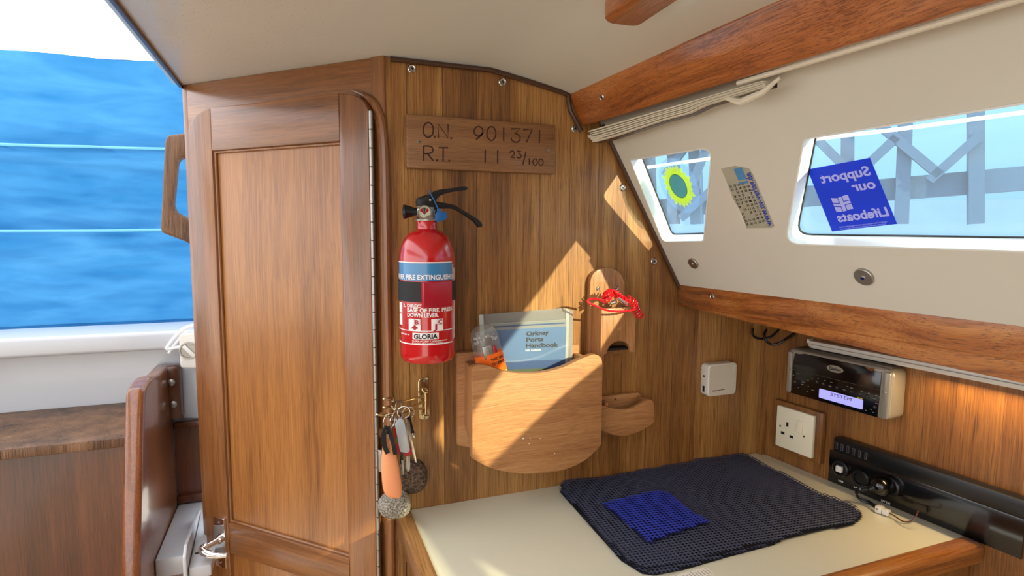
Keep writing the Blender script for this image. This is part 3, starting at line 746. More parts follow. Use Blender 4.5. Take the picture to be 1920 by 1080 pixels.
st('floor_cockpit', box(Fr((0, 0, zl1-.35), (1, 0, 0), (0, 1, 0), Z3), -2.2, .4, 1.55, 4.0, -.03, 0), 'gelcoat'); bpy.data.objects['floor_cockpit'].name = 'floor_2'

# curved side board of the steps
SB = Fr((-.272, 0, 0), (0, 1, 0), Z3, (1, 0, 0))
sb = SB.pxs([(300, 702), (285, 706), (274, 722), (269, 742), (266, 850), (262, 1079)])
t_ = [(p.x, p.y) for p in sb]
far = PW.o.y
o_ = smooth(t_, 5)+[Vector((t_[-1][0]+.0, zs-.8)), Vector((far-.002, zs-.8)), Vector((far-.002, zs-.02)), Vector((far-.002, t_[0][1]-.10)), Vector((far-.002, t_[0][1]))]
o_ = [(min(p[0], far-.002), p[1]) for p in o_]
tag(obj('step_side_board', prism(SB, o_, -.030, 0, .009, seg=3), MT['side_board_wood']), 'tall curved varnished side board at the far left, with a rounded top shoulder', 'board')
# dark block with two bolts
wb = PW.pxs([(302, 694), (312, 686), (332, 684), (338, 690), (343, 783), (305, 787)], .035)
bk = thing('bolted_block', PW.w(wb[4].x, wb[4].y, .0), 'dark varnished wooden block with two round bolts beside the white box', 'block')
obj('block', prism(PW, [(p.x, p.y) for p in wb], .012, .045, .004), MT['dark_wood'], bk)
for u, v in ((321, 717), (325, 758)):
    q = PW.px(u, v, .045); bm = lathe(PW.w(q.x, q.y, .045), PW.ez, [(.008, 0), (.008, .002), (.005, .005), (0, .006)], 16)
    obj('bolt', bm, MT['dull_steel'], bk)
# white pad, control box with dial, and its wire bail
pd = PW.pxs([(338, 690), (392, 690), (392, 784), (343, 784)], .012)
tag(obj('backing_pad', prism(PW, [(p.x, p.y) for p in pd], .001, .012, .002), MT['gelcoat']), 'plain white pad on the wall below the white box with the dial', 'pad')
cb_ = PW.pxs([(335, 626), (400, 622), (400, 692), (338, 691)], .08)
cx = thing('control_box', PW.w(cb_[3].x, cb_[3].y, .0), 'white plastic box with a round dial, half hidden behind the wooden door', 'box')
obj('case', prism(PW, rpoly([(p.x, p.y) for p in cb_], .008, 4), .012, .08, .004, seg=3), MT['white_plastic'], cx)
q = PW.px(354, 657, .08); 
dl_ = obj('dial', lathe(PW.w(q.x, q.y, .08), PW.ez, [(.019, 0), (.019, .003), (.016, .003), (.015, .0012), (0, .0012)], 28), MT['dull_steel'], cx)
obj('dial_pointer', box(PW.at(q.x, q.y, 0).rot(-50), -.015, .018, -.004, .004, .0815, .086, .001), MT['white_plastic'], dl_)
ww = [PW.p3(u, v, .07) for u, v in ((312, 655), (318, 645), (335, 625), (350, 614), (372, 608))]
w2_ = [PW.p3(u, v, .07) for u, v in ((312, 655), (330, 652), (345, 650))]
bm = tube(smooth(ww, 5), .004, 8); tube(smooth(ww, 5, )[::-1], .001, 4, bm=bm); tube(w2_, .004, 8, bm=bm); tube(smooth([p+Vector((.004, 0, -.009)) for p in ww[:4]], 5), .003, 8, bm=bm)
tag(obj('rope_loop', bm, MT['white_rope']), 'white loop of cord hanging beside the white dial box', 'cord')
# dark locker front below, with ledges
zd1, zd0 = PW.px(340, 787).y, zs
lk = thing('locker_front', PW.w(-.26, zd0, 0), 'dark scuffed wooden locker front low down behind the open doorway', 'panel')
obj('panel', box(PW, -.272+.001, -.165, zd0, zd1-.003, .001, .008), MT['dark_wood'], lk)
obj('ledge', box(PW, -.271, -.165, zd1-.016, zd1, .006, .022, .003), MT['dark_wood'], lk)
obj('skirting', box(PW, -.271, -.165, zd0+.001, zd0+.02, .006, .020, .003), MT['dark_wood'], lk)
# white step and the raised hatch box on it
STP = Fr((0, 0, zs), (1, 0, 0), (0, 1, 0), Z3)
tag(obj('white_step', box(STP, -.271, -.165, 1.24, 1.499, -.04, -.001, .004), MT['gelcoat']), 'smooth white step surface low behind the door', 'step')
hb_ = thing('hatch_box', STP.p3(372, 1055, 0), 'worn white box with a raised fin, on the white step beside the door handle', 'box')
def clampx(ps, lo, hi): return [(min(max(p.x, lo), hi), p.y) for p in ps]
f0, f1 = STP.px(374, 958, .02), STP.px(347, 1075, .02)
dvec = (f1-f0).normalized(); nvec = Vector((-dvec.y, dvec.x))
FN = Fr(STP.w(f0.x, f0.y, 0), STP.ex*dvec.x+STP.ey*dvec.y, Z3, (STP.ex*dvec.x+STP.ey*dvec.y).cross(Z3))
ln = (f1-f0).length
obj('fin', prism(FN, [(0, 0), (ln, 0), (ln, .05), (ln*.9, .062), (.02, .03), (0, .022)], -.003, .003, .0015), MT['gelcoat'], hb_)
obj('lid', prism(STP, [(f0.x+.004, f0.y-.01), (f1.x+.004, f1.y+.01), (-.16, f1.y+.01), (-.16, f0.y-.01)], 0, .022, .003), MT['gelcoat_worn'], hb_)
q = STP.px(372, 1037, .022)
obj('finger_slot', box(STP.at(q.x, q.y, 0).rot(8), -.006, .006, -.003, .003, .0222, .0226), MT['black_matt'], hb_)
# galley worktop on the far left
zg = PW.px(240, 753).y
gl_ = thing('side_bench', PW.w(-.8, zs-.6, .1), 'worn wooden bench top with a dark front at the far left edge', 'bench')
BG = Fr((0, 0, zg), (1, 0, 0), (0, 1, 0), Z3)
obj('top', box(BG, -1.9, -.305, 1.24, 1.498, -.02, 0, .004), MT['worn_wood'], gl_)
obj('front', box(BG, -1.9, -.306, 1.27, 1.29, -.9, -.02), MT['dark_wood'], gl_)

# ================================================================ chart table
tf_y = CT.px(1610, 1060).y
xw = lambda Y: .9325+(D-Y)*.1087
XL = .1705
ctb = thing('chart_table', CT.w(.5, .74, -.2), 'cream laminate chart table top with wooden edge trim, in the corner by the bulkhead', 'table')
obj('top', prism(CT, [(XL, D-.0005), (xw(D)-.001, D-.0005), (xw(tf_y)-.001, tf_y), (XL, tf_y)], -.02, 0), MT['laminate'], ctb)
obj('edge_trim', prism(CT, rpoly([(XL-.023, D-.002), (XL-.0002, D-.002), (XL-.0002, tf_y-.030), (XL-.023, tf_y-.030)], .004, 3), -.028, .005, .0075, seg=4), MT['table_wood'], ctb)
obj('edge_trim', prism(CT, [(XL, tf_y-.0002), (xw(tf_y)-.002, tf_y-.0002), (xw(tf_y)-.002, tf_y-.032), (XL, tf_y-.032)], -.028, .005, .009, seg=4), MT['table_wood_x'], ctb)
obj('side_panel', box(CT, XL-.012, XL+.004, tf_y-.01, D-.001, -.60, -.028), MT['wall_teak'], ctb)
obj('front_panel', box(CT, XL+.004, xw(tf_y)-.004, tf_y-.012, tf_y+.004, -.60, -.028), MT['wall_teak'], ctb)
PLf = Fr((XL-.012, 0, 0), (0, -1, 0), Z3, (-1, 0, 0))
q0, q1 = PLf.px(761, 1053, .001), PLf.px(770, 1079, .001)
obj('drawer_gap', box(PLf, q0.x, q0.x+.004, q1.y-.06, q0.y, 0, .0008), MT['black_matt'], ctb)

# ---- non-slip mats: woven foam lattice over a folded under-layer
def inside(p, poly):
    c = False; n = len(poly)
    for i in range(n):
        a, b = poly[i], poly[i-1]
        if (a[1] > p[1]) != (b[1] > p[1]) and p[0] < (b[0]-a[0])*(p[1]-a[1])/(b[1]-a[1])+a[0]: c = not c
    return c
def lattice(poly, zfun, s, rot, hole=.46, bulge=.0006):
    bm = bmesh.new(); co, si = math.cos(rot), math.sin(rot)
    xs = [p[0] for p in poly]; ys = [p[1] for p in poly]; cx, cy = (min(xs)+max(xs))/2, (min(ys)+max(ys))/2
    rad = max(max(xs)-min(xs), max(ys)-min(ys))*.75; n = int(rad/s)+2; vc = {}
    def W(gx, gy): 
        x, y = gx*s, gy*s*1.0
        return (cx+x*co-y*si, cy+x*si+y*co)
    def V(gx, gy, dz):
        k = (round(gx, 3), round(gy, 3))
        if k not in vc:
            x, y = W(gx, gy); vc[k] = bm.verts.new(CT.w(x, y, zfun(x, y)+dz))
        return vc[k]
    for j in range(-2*n, 2*n+1):
        for i in range(-n, n+1):
            ox = i+(.5 if j % 2 else 0); oy = j*.5*1.0
            if not inside(W(ox, oy), poly): continue
            # diamond cell centred on (ox, oy): corners shared with its neighbours
            cr_ = [(ox-.5, oy), (ox, oy-.5), (ox+.5, oy), (ox, oy+.5)]
            O = [V(x, y, bulge) for x, y in cr_]
            I = [bm.verts.new(CT.w(*W(ox+(x-ox)*hole*2*.62, oy+(y-oy)*hole*2*.62), zfun(*W(ox, oy))-.0003)) for x, y in cr_]
            for a in range(4): face(bm, (O[a], O[(a+1) % 4], I[(a+1) % 4], I[a]))
    return bm
mo = CT.pxs([(1053, 894), (1056, 891), (1089, 887), (1151, 890), (1212, 878), (1288, 863), (1305, 855), (1336, 856), (1350, 849), (1377, 844), (1402, 851), (1429, 868), (1477, 890), (1529, 920), (1584, 939), (1604, 949), (1615, 958), (1616, 967), (1601, 979), (1501, 998), (1460, 1011), (1405, 1023), (1322, 1043), (1216, 1065), (1192, 1060), (1171, 1043), (1133, 1006), (1089, 958), (1054, 920), (1050, 903)], .007)
mo = [(p.x, min(p.y, D-.003)) for p in mo]
ml = CT.pxs([(1060, 900), (1380, 856), (1430, 876), (1560, 948), (1600, 972), (1560, 986), (1460, 1010), (1452, 1020), (1364, 1043), (1281, 1067), (1226, 1077), (1204, 1074), (1165, 1050), (1050, 921)], .002)
ml = [(p.x, min(p.y, D-.004)) for p in ml]
wc = CT.px(1305, 858, .006); wc2 = CT.px(1070, 895, .006)
def zm(x, y):
    z = .0065+.0012*noise3((x*9, y*9, 0))+.0022*math.exp(-((x-wc.x)**2/.0006+(y-wc.y)**2/.004))+.003*math.exp(-((x-wc2.x)**2+(y-wc2.y)**2)/.0006)
    return z
mt_ = thing('nonslip_mat', CT.w(.55, .75, 0), 'large navy perforated non-slip mat lying folded on the chart table', 'mat')
obj('upper_layer', lattice(mo, zm, .0092, R(40)), MT['navy_foam'], mt_, flat=True)
def slab(poly, zf, c0, s, dz=0):
    bm = bmesh.new(); xs = [p[0] for p in poly]; ys = [p[1] for p in poly]
    nx_, ny_ = int((max(xs)-min(xs))/s)+1, int((max(ys)-min(ys))/s)+1; vc = {}
    for i in range(nx_):
        for j in range(ny_):
            x, y = min(xs)+i*s, min(ys)+j*s
            if not inside((x+s/2, y+s/2), poly): continue
            f = []
            for a, b in ((0, 0), (1, 0), (1, 1), (0, 1)):
                k = (i+a, j+b)
                if k not in vc: vc[k] = bm.verts.new(CT.w(x+a*s, y+b*s, zf(x+a*s, y+b*s)+dz))
                f.append(vc[k])
            face(bm, f)
    return bm
obj('hole_shade', slab(mo, zm, 0, .004, -.0034), MT['navy_hole_shade'], mt_)  # dark sheet under the lattice, paints the shade inside its holes
obj('lower_layer', lattice(ml, lambda x, y: .0028, .0092, R(38)), MT['navy_foam'], mt_, flat=True)
obj('lower_hole_shade', prism(CT, ml, .0002, .0016), MT['navy_hole_shade'], mt_)
bo = CT.pxs([(1130, 945), (1226, 920), (1257, 923), (1274, 944), (1302, 962), (1331, 978), (1216, 1016)], .010)
bo = [(p.x, p.y) for p in bo]
b_ = thing('nonslip_offcut', CT.w(*bo[0], .009), 'small royal blue perforated square on top of the navy mat', 'mat')
obj('lattice', lattice(bo, lambda x, y: zm(x, y)+.0042, .0098, R(40)), MT['blue_foam'], b_, flat=True)
obj('hole_shade', slab(bo, zm, 0, .004, .0022), MT['blue_hole_shade'], b_)
# paper ruler strip peeping out under the mat
ra, rb = CT.px(1332, 1069, .001), CT.px(1250, 1090, .001)
rl = thing('paper_ruler', CT.w(ra.x, ra.y, 0), 'narrow white ruled strip lying on the table in front of the navy mat', 'ruler')
dv2 = (rb-ra).normalized(); nv2 = Vector((-dv2.y, dv2.x))
RU = Fr(CT.w(ra.x, ra.y, 0), CT.ex*dv2.x+CT.ey*dv2.y, CT.ex*nv2.x+CT.ey*nv2.y, Z3)
obj('strip', box(RU, 0, .16, -.008, .008, .0002, .001), MT['paper'], rl)
bm = bmesh.new()
for k in range(30): box(RU, .004+k*.005, .0045+k*.005, -.007 if k % 5 == 0 else -.003, .007, .001, .0012, bm=bm)
obj('tick_marks', bm, MT['black_print'], rl)

# ================================================================ things on the bulkhead
M_ = MT
# ---- carved registration board
nb = BK.pxs([(761, 214), (1043.5, 233), (1041, 326), (762, 316)], .014)
x0, x1, y0, y1 = nb[0].x, (nb[1].x+nb[2].x)/2, (nb[2].y+nb[3].y)/2, (nb[0].y+nb[1].y)/2
rb_ = thing('registration_board', BK.w((x0+x1)/2, y0, 0), 'carved teak registration board reading O.N. 901371 on the bulkhead', 'board')
obj('board', box(BK, x0, x1, y0, y1, 0, .014, .0035, seg=2), M_['plate_wood'], rb_)
Gx = lambda L: [BK.px(740+u/6, 190+v/6, .0142) for u, v in L]
def arc(cx, cy, rx, ry, a0, a1, n=16): return [(cx+rx*math.cos(R(a0+(a1-a0)*k/n)), cy-ry*math.sin(R(a0+(a1-a0)*k/n))) for k in range(n+1)]
S_ = [arc(378, 322, 57, 84, 0, 360, 24), [(492, 412), (492, 258), (600, 412), (600, 256)],
      arc(943, 338, 50, 54, 0, 360, 20), [(992, 348), (970, 385), (916, 430)], arc(1088, 362, 50, 78, 0, 360, 24), [(1226, 298), (1226, 446)],
      [(1312, 310), (1410, 308), (1352, 368), (1385, 372), (1412, 400), (1410, 435), (1385, 458), (1350, 460), (1318, 440), (1312, 410)],
      [(1446, 318), (1546, 318), (1482, 464)], [(1630, 324), (1628, 470)],
      [(326, 668), (326, 500)], [(326, 502), (385, 502), (420, 515), (434, 545), (420, 575), (385, 588), (328, 588)], [(370, 590), (434, 668)],
      [(494, 522), (600, 522)], [(546, 524), (545, 678)], [(1020, 542), (1018, 694)], [(1160, 546), (1158, 700)],
      [(1298, 582), (1306, 562), (1328, 558), (1348, 574), (1344, 598), (1304, 632), (1352, 634)],
      [(1374, 560), (1420, 562), (1390, 590), (1412, 594), (1426, 614), (1414, 636), (1388, 638), (1374, 626)],
      [(1478, 566), (1442, 712)], [(1515, 640), (1515, 714)], arc(1580, 684, 25, 36, 0, 360, 18), arc(1646, 686, 25, 36, 0, 360, 18)]
for top, dots in ((True, ((450, 402), (636, 416))), (False, ((478, 664), (614, 668)))):
    bm = bmesh.new()
    for s_ in S_:
        if (min(v for u, v in s_) < 480) == top: stroke(BK, .0142, Gx(s_), .0024 if s_ is not S_[-1] and s_ is not S_[-2] else .0019, bm)
    for u, v in dots:
        q = BK.px(740+u/6, 190+v/6, .0142); lathe(BK.w(q.x, q.y, .014), BK.ez, [(.0017, .0002), (0, .00025)], 10, bm)
    obj('carved_lettering', bm, M_['carved'], rb_, flat=True)
for u, v in ((785.5, 265.5), (1028, 281)):
    q = BK.px(u, v, .014); o = screw(BK, q.x, q.y, .0138, .0050, rb_, 'dull_steel', cup=False)

# ---- fire extinguisher
cE = .060; q = BK.px(801.5, 560, cE); exx = q.x
zof = lambda v, u=801.5: BK.px(u, v, cE).y
rE = (BK.px(853, 560, cE).x-BK.px(750, 560, cE).x)/2*.985
zb_, zs_, zn_, znt = zof(672), zof(487), zof(432), zof(411)
rN = (BK.px(820, 425, cE).x-BK.px(783, 425, cE).x)/2
ex = thing('fire_extinguisher', BK.w(exx, zb_, cE), 'red powder fire extinguisher hanging upright on the teak bulkhead by the door', 'fire extinguisher')
prof = [(0, zb_+.004), (rE*.75, zb_+.002), (rE*.9, zb_), (rE*.985, zb_+.006), (rE, zb_+.014), (rE, zs_)]
for k in range(1, 9):
    a = R(90*k/9); prof.append((rN+(rE-rN)*math.cos(a)**1.0, zs_+(zn_-zs_)*math.sin(a)))
prof += [(rN*1.0, zn_+.002), (rN, znt-.002), (rN*.9, znt)]
EXO = Vector((exx, D-cE, 0))
obj('cylinder', lathe(EXO, Z3, prof, 64), M_['red_paint'], ex, ang=50)
cdir = Vector((CAM.x-EXO.x, CAM.y-EXO.y, 0)).normalized()       # faces roughly into the cabin
crt = Z3.cross(cdir)
def cyl(s, z, r): return EXO+(cdir*math.cos(s/rE)+crt*math.sin(s/rE))*r+Z3*z
def band(s0, s1, z0, z1, r, bm=None, n=40, t=.0012):
    bm = bm or bmesh.new(); rws = []
    for k in range(n+1):
        s = s0+(s1-s0)*k/n
        rws.append([bm.verts.new(cyl(s, z, rr)) for z, rr in ((z0, r-t), (z0, r), (z1, r), (z1, r-t))])
    for A, B in zip(rws, rws[1:]):
        for a in range(4): face(bm, (A[a], A[(a+1) % 4], B[(a+1) % 4], B[a]))
    face(bm, rws[0]); face(bm, rws[-1][::-1]); return bm
def zf(v): # height of the pixel row on the cylinder's front
    d = RIGHT*((801.5-960)/FOC)-UP*((v-540)/FOC)+FWD; p = EXO+cdir*rE; n_ = cdir
    return (CAM+d*((p-CAM).dot(n_)/d.dot(n_))).z
sR = rE*math.asin(min(.97, 46/51.5)); sL = -rE*1.75
obj('label_band', band(sL, sR-.001, zf(527), zf(494), rE+.0003, t=.0003), M_['band_blue'], ex)
bm = band(sL, sR-.003, zf(493.5), zf(491.5), rE+.0006, t=.0005); band(sL, sR-.003, zf(647), zf(645), rE+.0006, bm=bm, t=.0005); band(sR, sR+.0012, zf(642), zf(497), rE+.0006, bm=bm, t=.0005, n=3)
band(sL, sR, zf(621.6), zf(620.4), rE+.0006, bm=bm, t=.0005)
band(sR+.005, sR+.006, zf(640), zf(504), rE+.0006, bm=bm, t=.0005, n=3)
def ct(s0, s1, z0, h, s, bold=0, bm=None, r=.0008): return text(lambda x, y: cyl(s0+(s1-s0)*x, z0+h*y, rE+r), s, bold, bm)
ua = lambda u: rE*math.asin(max(-.98, min(.98, (u-801.5)/51.5)))
ct(ua(752)-.022, ua(849), zf(524.5), zf(515.5)-zf(524.5), 'POWDER FIRE EXTINGUISHER', .02, bm)
ct(ua(766), ua(795), zf(577), .0047, 'DIRECT', .03, bm); ct(ua(759), ua(763), zf(577), .0047, '2.', .03, bm)
ct(ua(766), ua(845), zf(585.5), .0058, 'BASE OF FIRE. PRESS', .03, bm)
ct(ua(766), ua(821), zf(595), .0058, 'DOWN LEVER.', .03, bm)
ct(ua(771), ua(800), zf(534.5), .0035, '1.AIM DOWN', .02, bm)
ct(ua(754), ua(770), zf(630), .002, 'SUPPLIED BY', .03, bm)
ct(ua(774), ua(836), zf(641), .0018, 'GLORIA UK., UNIT 7 HIGHLANDS WAY', .02, bm); ct(ua(774), ua(828), zf(645), .0018, 'BURGESS HILL / WEST SUSSEX', .02, bm)
band(ua(774.5), ua(821), zf(636.5), zf(624.5), rE+.0006, bm=bm, t=.0005, n=8)
for u in (768, 808): band(ua(u), ua(u+21), zf(621), zf(598.5), rE+.0006, bm=bm, t=.0005, n=8)
band(ua(751.2), ua(756), zf(613), zf(592), rE+.0006, bm=bm, t=.0005, n=4); band(ua(751.2), ua(756), zf(590), zf(570), rE+.0006, bm=bm, t=.0005, n=4)
obj('label_print', bm, M_['white_print'], ex, flat=True)
bm = ct(ua(777), ua(819), zf(635), .0066, 'GLORIA', .04, r=.0010)
obj('maker_name', bm, M_['black_print'], ex, flat=True)
bm = bmesh.new()
for u, s_ in ((779, 'B'), (821-1, 'C')):
    ct(ua(u), ua(u+7), zf(608), .0062, s_, .03, bm, .0012)
band(ua(772), ua(784), zf(617), zf(615.5), rE+.0009, bm=bm, t=.0002, n=4)
for dx, dy in ((0, 0),):
    text(lambda x, y: cyl(ua(774)+x*.009, zf(619)+y*.007, rE+.0011), '+', .1, bm)
    text(lambda x, y: cyl(ua(811)+x*.006, zf(618)+y*.008, rE+.0011), 'J', .02, bm)
for u in (778, 819): 
    bx = [(ua(u), zf(609.3)), (ua(u+10), zf(609.3)), (ua(u+10), zf(597.5)), (ua(u), zf(597.5)), (ua(u), zf(609.3))]
    for (a, b), (c_, d_) in zip(bx, bx[1:]):
        band(min(a, c_)-.0002, max(a, c_)+.0002, min(b, d_)-.0002, max(b, d_)+.0002, rE+.0010, bm=bm, t=.0002, n=3)
obj('class_symbols', bm, M_['red_plastic'], ex, flat=True)
# strap, clip and wall bracket
stp = obj('strap', band(-rE*math.pi*.995, rE*math.pi*.995, zf(566.5), zf(529), rE+.0022, n=72, t=.0018), M_['black_matt'], ex)
cs = rE*math.asin(22/51.5)
CF = Fr(EXO+(cdir*math.cos(cs/rE)+crt*math.sin(cs/rE))*(rE*.93), crt*math.cos(cs/rE)-cdir*math.sin(cs/rE), Z3, cdir*math.cos(cs/rE)+crt*math.sin(cs/rE))
a0, a1 = CF.px(795, 552, .006).x, CF.px(848, 552, .006).x
obj('strap_clip', box(CF, a0, a1, CF.px(822, 577, .006).y, CF.px(822, 528.5, .006).y, -.004, .0062, .0012), M_['red_plastic'], ex)
obj('wall_bracket', box(Fr(EXO, (1, 0, 0), Z3, (0, -1, 0)), -.018, .018, zb_+.03, zs_-.01, -cE+.0005, -rE+.001, .002), M_['black_plastic'], ex)
# valve head
vp = lambda u, v, c=0: BK.px(u, v, cE+c)
vz = znt
obj('valve_collar', lathe(EXO, Z3, [(rN*1.08, vz-.003), (rN*1.12, vz), (rN*.95, vz+.003), (rN*.8, vz+.012), (rN*.8, vz+.018)], 32), M_['dull_steel'], ex)
bmv = prism(BK, rpoly(BK.pxs([(784, 392), (784, 376), (792, 372), (814, 372), (822, 384), (822, 408), (788, 408)], cE+.006), .002, 3), cE-.012, cE+.006, .002)
obj('valve_body', bmv, M_['steel'], ex)
gq = vp(796, 398, .014); GF = BK.at(gq.x, gq.y, cE+.006)
gb = obj('gauge', lathe(GF.o, GF.ez, [(.0105, 0), (.0115, .002), (.0115, .0075), (.0105, .009), (.0092, .009), (.0090, .0075), (0, .0075)], 32), M_['steel'], ex)
obj('gauge_face', lathe(GF.o, GF.ez, [(.0089, .0074), (.0089, .0078), (0, .0078)], 28), M_['gauge_face'], gb)
bm = bmesh.new()
def wedge(a0, a1, r, c, bm): 
    v0 = bm.verts.new(GF.w(0, -.003, c)); L = [bm.verts.new(GF.w(r*math.cos(R(a)), r*math.sin(R(a)), c)) for a in (a0, (a0+a1)/2, a1)]
    face(bm, (v0, *L))
wedge(70, 112, .0075, .0080, bm); obj('gauge_zone', bm, M_['gauge_green'], gb, flat=True)
bm = bmesh.new(); wedge(20, 62, .0074, .0081, bm); wedge(118, 165, .0074, .0081, bm); obj('gauge_danger_zone', bm, M_['red_plastic'], gb, flat=True)
obj('gauge_needle', stroke(GF, .0083, [(0, -.004), (0, .006)], .0006), M_['black_print'], gb, flat=True)
nz = vp(785, 397); 
NX = BK.w(nz.x, nz.y, cE)
NE = BK.w(vp(757, 397).x, vp(757, 397).y, cE)
ax_ = (NE-NX); lnz = ax_.length
obj('nozzle', lathe(NX, ax_, [(.0055, -.004), (.0055, lnz*.15), (.0062, lnz*.3), (.0075, lnz*.45), (.0112, lnz), (.0085, lnz), (.004, lnz*.6)], 24), M_['black_plastic'], ex)
hb2 = BK.pxs([(784, 388), (784, 371), (806, 364), (812, 360), (822, 356), (845, 353), (866, 350), (873, 350.5), (876, 354), (872, 356.5), (852, 359), (832, 364), (822, 369), (817, 376), (816, 384), (820, 392), (800, 394)], cE+.004)
obj('carry_handle', prism(BK, smooth([(p.x, p.y) for p in hb2], 2, True), cE-.008, cE+.008, .0016), M_['black_plastic'], ex)
lv = BK.pxs([(810, 378), (820, 378), (850, 384), (856, 387), (876, 399), (897, 412), (904, 421), (902, 426), (897, 425.5), (889, 415), (860, 396), (846, 391), (820, 391.5), (808, 390)], cE+.004)
obj('squeeze_lever', prism(BK, smooth([(p.x, p.y) for p in lv], 2, True), cE-.0065, cE+.0065, .0016), M_['black_plastic'], ex)
q = vp(807, 375, .009); obj('rivet', lathe(BK.w(q.x, q.y, cE+.006), BK.ez, [(.0018, 0), (.0018, .003), (0, .0036)], 12), M_['steel'], ex)
tg = [BK.p3(u, v, cE+.012) for u, v in ((804, 357), (811, 370), (817, 382), (822, 394))]
ty = obj('tamper_tie', tube(smooth(tg+[tg[-1]+Vector((0, .004, -.002))], 4), .0009, 6), M_['tag_blue'], ex)
tp = BK.pxs([(821, 391), (826, 391), (827, 397), (836, 397), (839, 408), (833, 412.5), (819, 417), (815, 409), (817, 399), (820, 397.5)], cE+.012)
obj('tamper_tag', prism(BK, [(p.x, p.y) for p in tp], cE+.011, cE+.0135, .0006), M_['tag_blue'], ty)

# ---- magazine rack
rk = thing('magazine_rack', BK.p3(1000, 885, 0), 'large pale teak magazine rack with a scooped front, on the bulkhead', 'rack')
cR = .075
bkp = BK.pxs([(857, 662), (1086, 641), (1087, 850), (882, 842), (858, 829)], .012)
zz0 = BK.px(885, 842, .012).y
obj('back_board', prism(BK, [(bkp[0].x, bkp[0].y), (bkp[1].x, bkp[0].y+.0), (bkp[1].x, zz0+.012), (bkp[0].x+.03, zz0), (bkp[0].x, zz0+.010)], .0005, .012, .002), M_['rack_wood'], rk)
fp = BK.pxs([(885, 690), (892, 685), (902, 684), (918, 687), (950, 697), (985, 700), (1020, 698), (1055, 689), (1085, 675), (1105, 667), (1117, 665), (1127, 671), (1130, 684), (1129, 760), (1128, 833), (1100, 861), (1060, 880), (1010, 888), (965, 887), (925, 879), (900, 868), (887, 860), (885, 780)], cR)
P_ = [(p.x, p.y) for p in fp]
xl, xr = BK.px(885.5, 780, cR).x, BK.px(1129.5, 760, cR).x
top_ = smooth(P_[0:13], 4); bot_ = smooth(P_[14:22], 4)
top_[0] = Vector((xl, top_[0].y)) if hasattr(top_[0], 'x') else (xl, top_[0][1])
fo = [(xl, P_[0][1]-.004)]+[(max(xl, min(xr, p[0])), p[1]) for p in top_]+[(xr, P_[14][1])]+[(max(xl, min(xr, p[0])), p[1]) for p in bot_[1:]]+[(xl, P_[21][1])]
obj('front_board', prism(BK, fo, cR-.013, cR, .0030, seg=3), M_['rack_wood'], rk)
SL = Fr((xl+.004, 0, 0), (0, -1, 0), Z3, (-1, 0, 0))     # plane of the left cheek
ck = lambda u, v: SL.px(u, v, 0)
a_t = BK.px(873, 689, .03).y; a_b = BK.px(871, 802, .02).y
def cheek(x):
    f = Fr((x, 0, 0), (0, -1, 0), Z3, (-1, 0, 0))
    return prism(f, [(-D+.012, a_b), (-D+.012, a_t+.006), (-D+.03, a_t+.006), (-D+cR-.013, a_t-.004), (-D+cR-.013, a_b-.03)], -.005, .005, .0015)
obj('side_cheek', cheek(xl+.010), M_['holder_wood'], rk); obj('side_cheek', cheek(xr-.021), M_['holder_wood'], rk)
obj('bottom', box(BK, xl+.015, xr-.05, a_b-.004, a_b+.008, .012, cR-.013), M_['holder_wood'], rk)
for u, v, r in ((981, 822, .0018), (994, 822, .0012), (1013, 822, .0010), (992, 832, .0011), (1040, 850, .0013)):
    q = BK.px(u, v, cR); bm = lathe(BK.w(q.x, q.y, cR-.0004), BK.ez, [(r, 0), (r*.7, .0007), (0, .0009)], 8)
    obj('dried_spot', bm, M_['paper'], rk)

# ---- handbook in a clear sleeve, leaning in the rack
HB = BK.at(0, 0, 0)
cH = .0235
hbk = thing('ports_handbook', BK.p3(985, 720, cH), 'Orkney Ports Handbook in a clear plastic sleeve, standing in the magazine rack', 'book')
cvq = BK.pxs([(921, 600), (1064, 594), (1058, 716), (938, 720)], cH)
TL, TR, BR, BL = BK.px(905, 598, cH), BK.px(1068, 588, cH), BK.px(1062, 740, cH), BK.px(918, 750, cH)
def lerp2(s, t): return TL*(1-s)*(1-t)+TR*s*(1-t)+BR*s*t+BL*(1-s)*t
CO = [BK.px(u, v, cH) for u, v in ((922, 608), (1062, 600), (1058, 718), (934, 722))]
def cq(s, t): return CO[0]*(1-s)*(1-t)+CO[1]*s*(1-t)+CO[2]*s*t+CO[3]*(1-s)*t
def quadp(s0, s1, t0, t1, c, bm=None):
    bm = bm or bmesh.new(); f = face(bm, [bm.verts.new(BK.w(*cq(s, t), c)) for s, t in ((s0, t1), (s1, t1), (s1, t0), (s0, t0))]); return bm
obj('pages', prism(BK, [cq(0, 1.3), cq(1, 1.3), cq(1, 0), cq(0, 0)], cH-.006, cH-.0005), M_['paper'], hbk)
obj('cover', prism(BK, [cq(0, 1.3), cq(1, 1.3), cq(1, 0), cq(0, 0)], cH-.0004, cH+.0002), M_['cover_border'], hbk)
obj('cover_sky', quadp(.0, 1, .10, .62, cH+.0006), M_['cover_sky'], hbk, flat=True)
obj('cover_sea', quadp(.0, 1, .62, .75, cH+.0006), M_['cover_sea'], hbk, flat=True)
obj('cover_land', quadp(.0, 1, .75, 1.3, cH+.0006), M_['cover_land'], hbk, flat=True)
obj('spine_line', quadp(.02, .98, .035, .055, cH+.0007), M_['cover_sea'], hbk, flat=True)
bm = tq(BK, cH+.001, (987, 630), (1029, 627), (987, 622), 'Orkney', .035)
tq(BK, cH+.001, (987, 641), (1019, 639), (987, 633), 'Ports', .035, bm); tq(BK, cH+.001, (986, 652), (1047, 650), (986, 644), 'Handbook', .035, bm)
obj('title', bm, M_['grey_print'], hbk, flat=True)
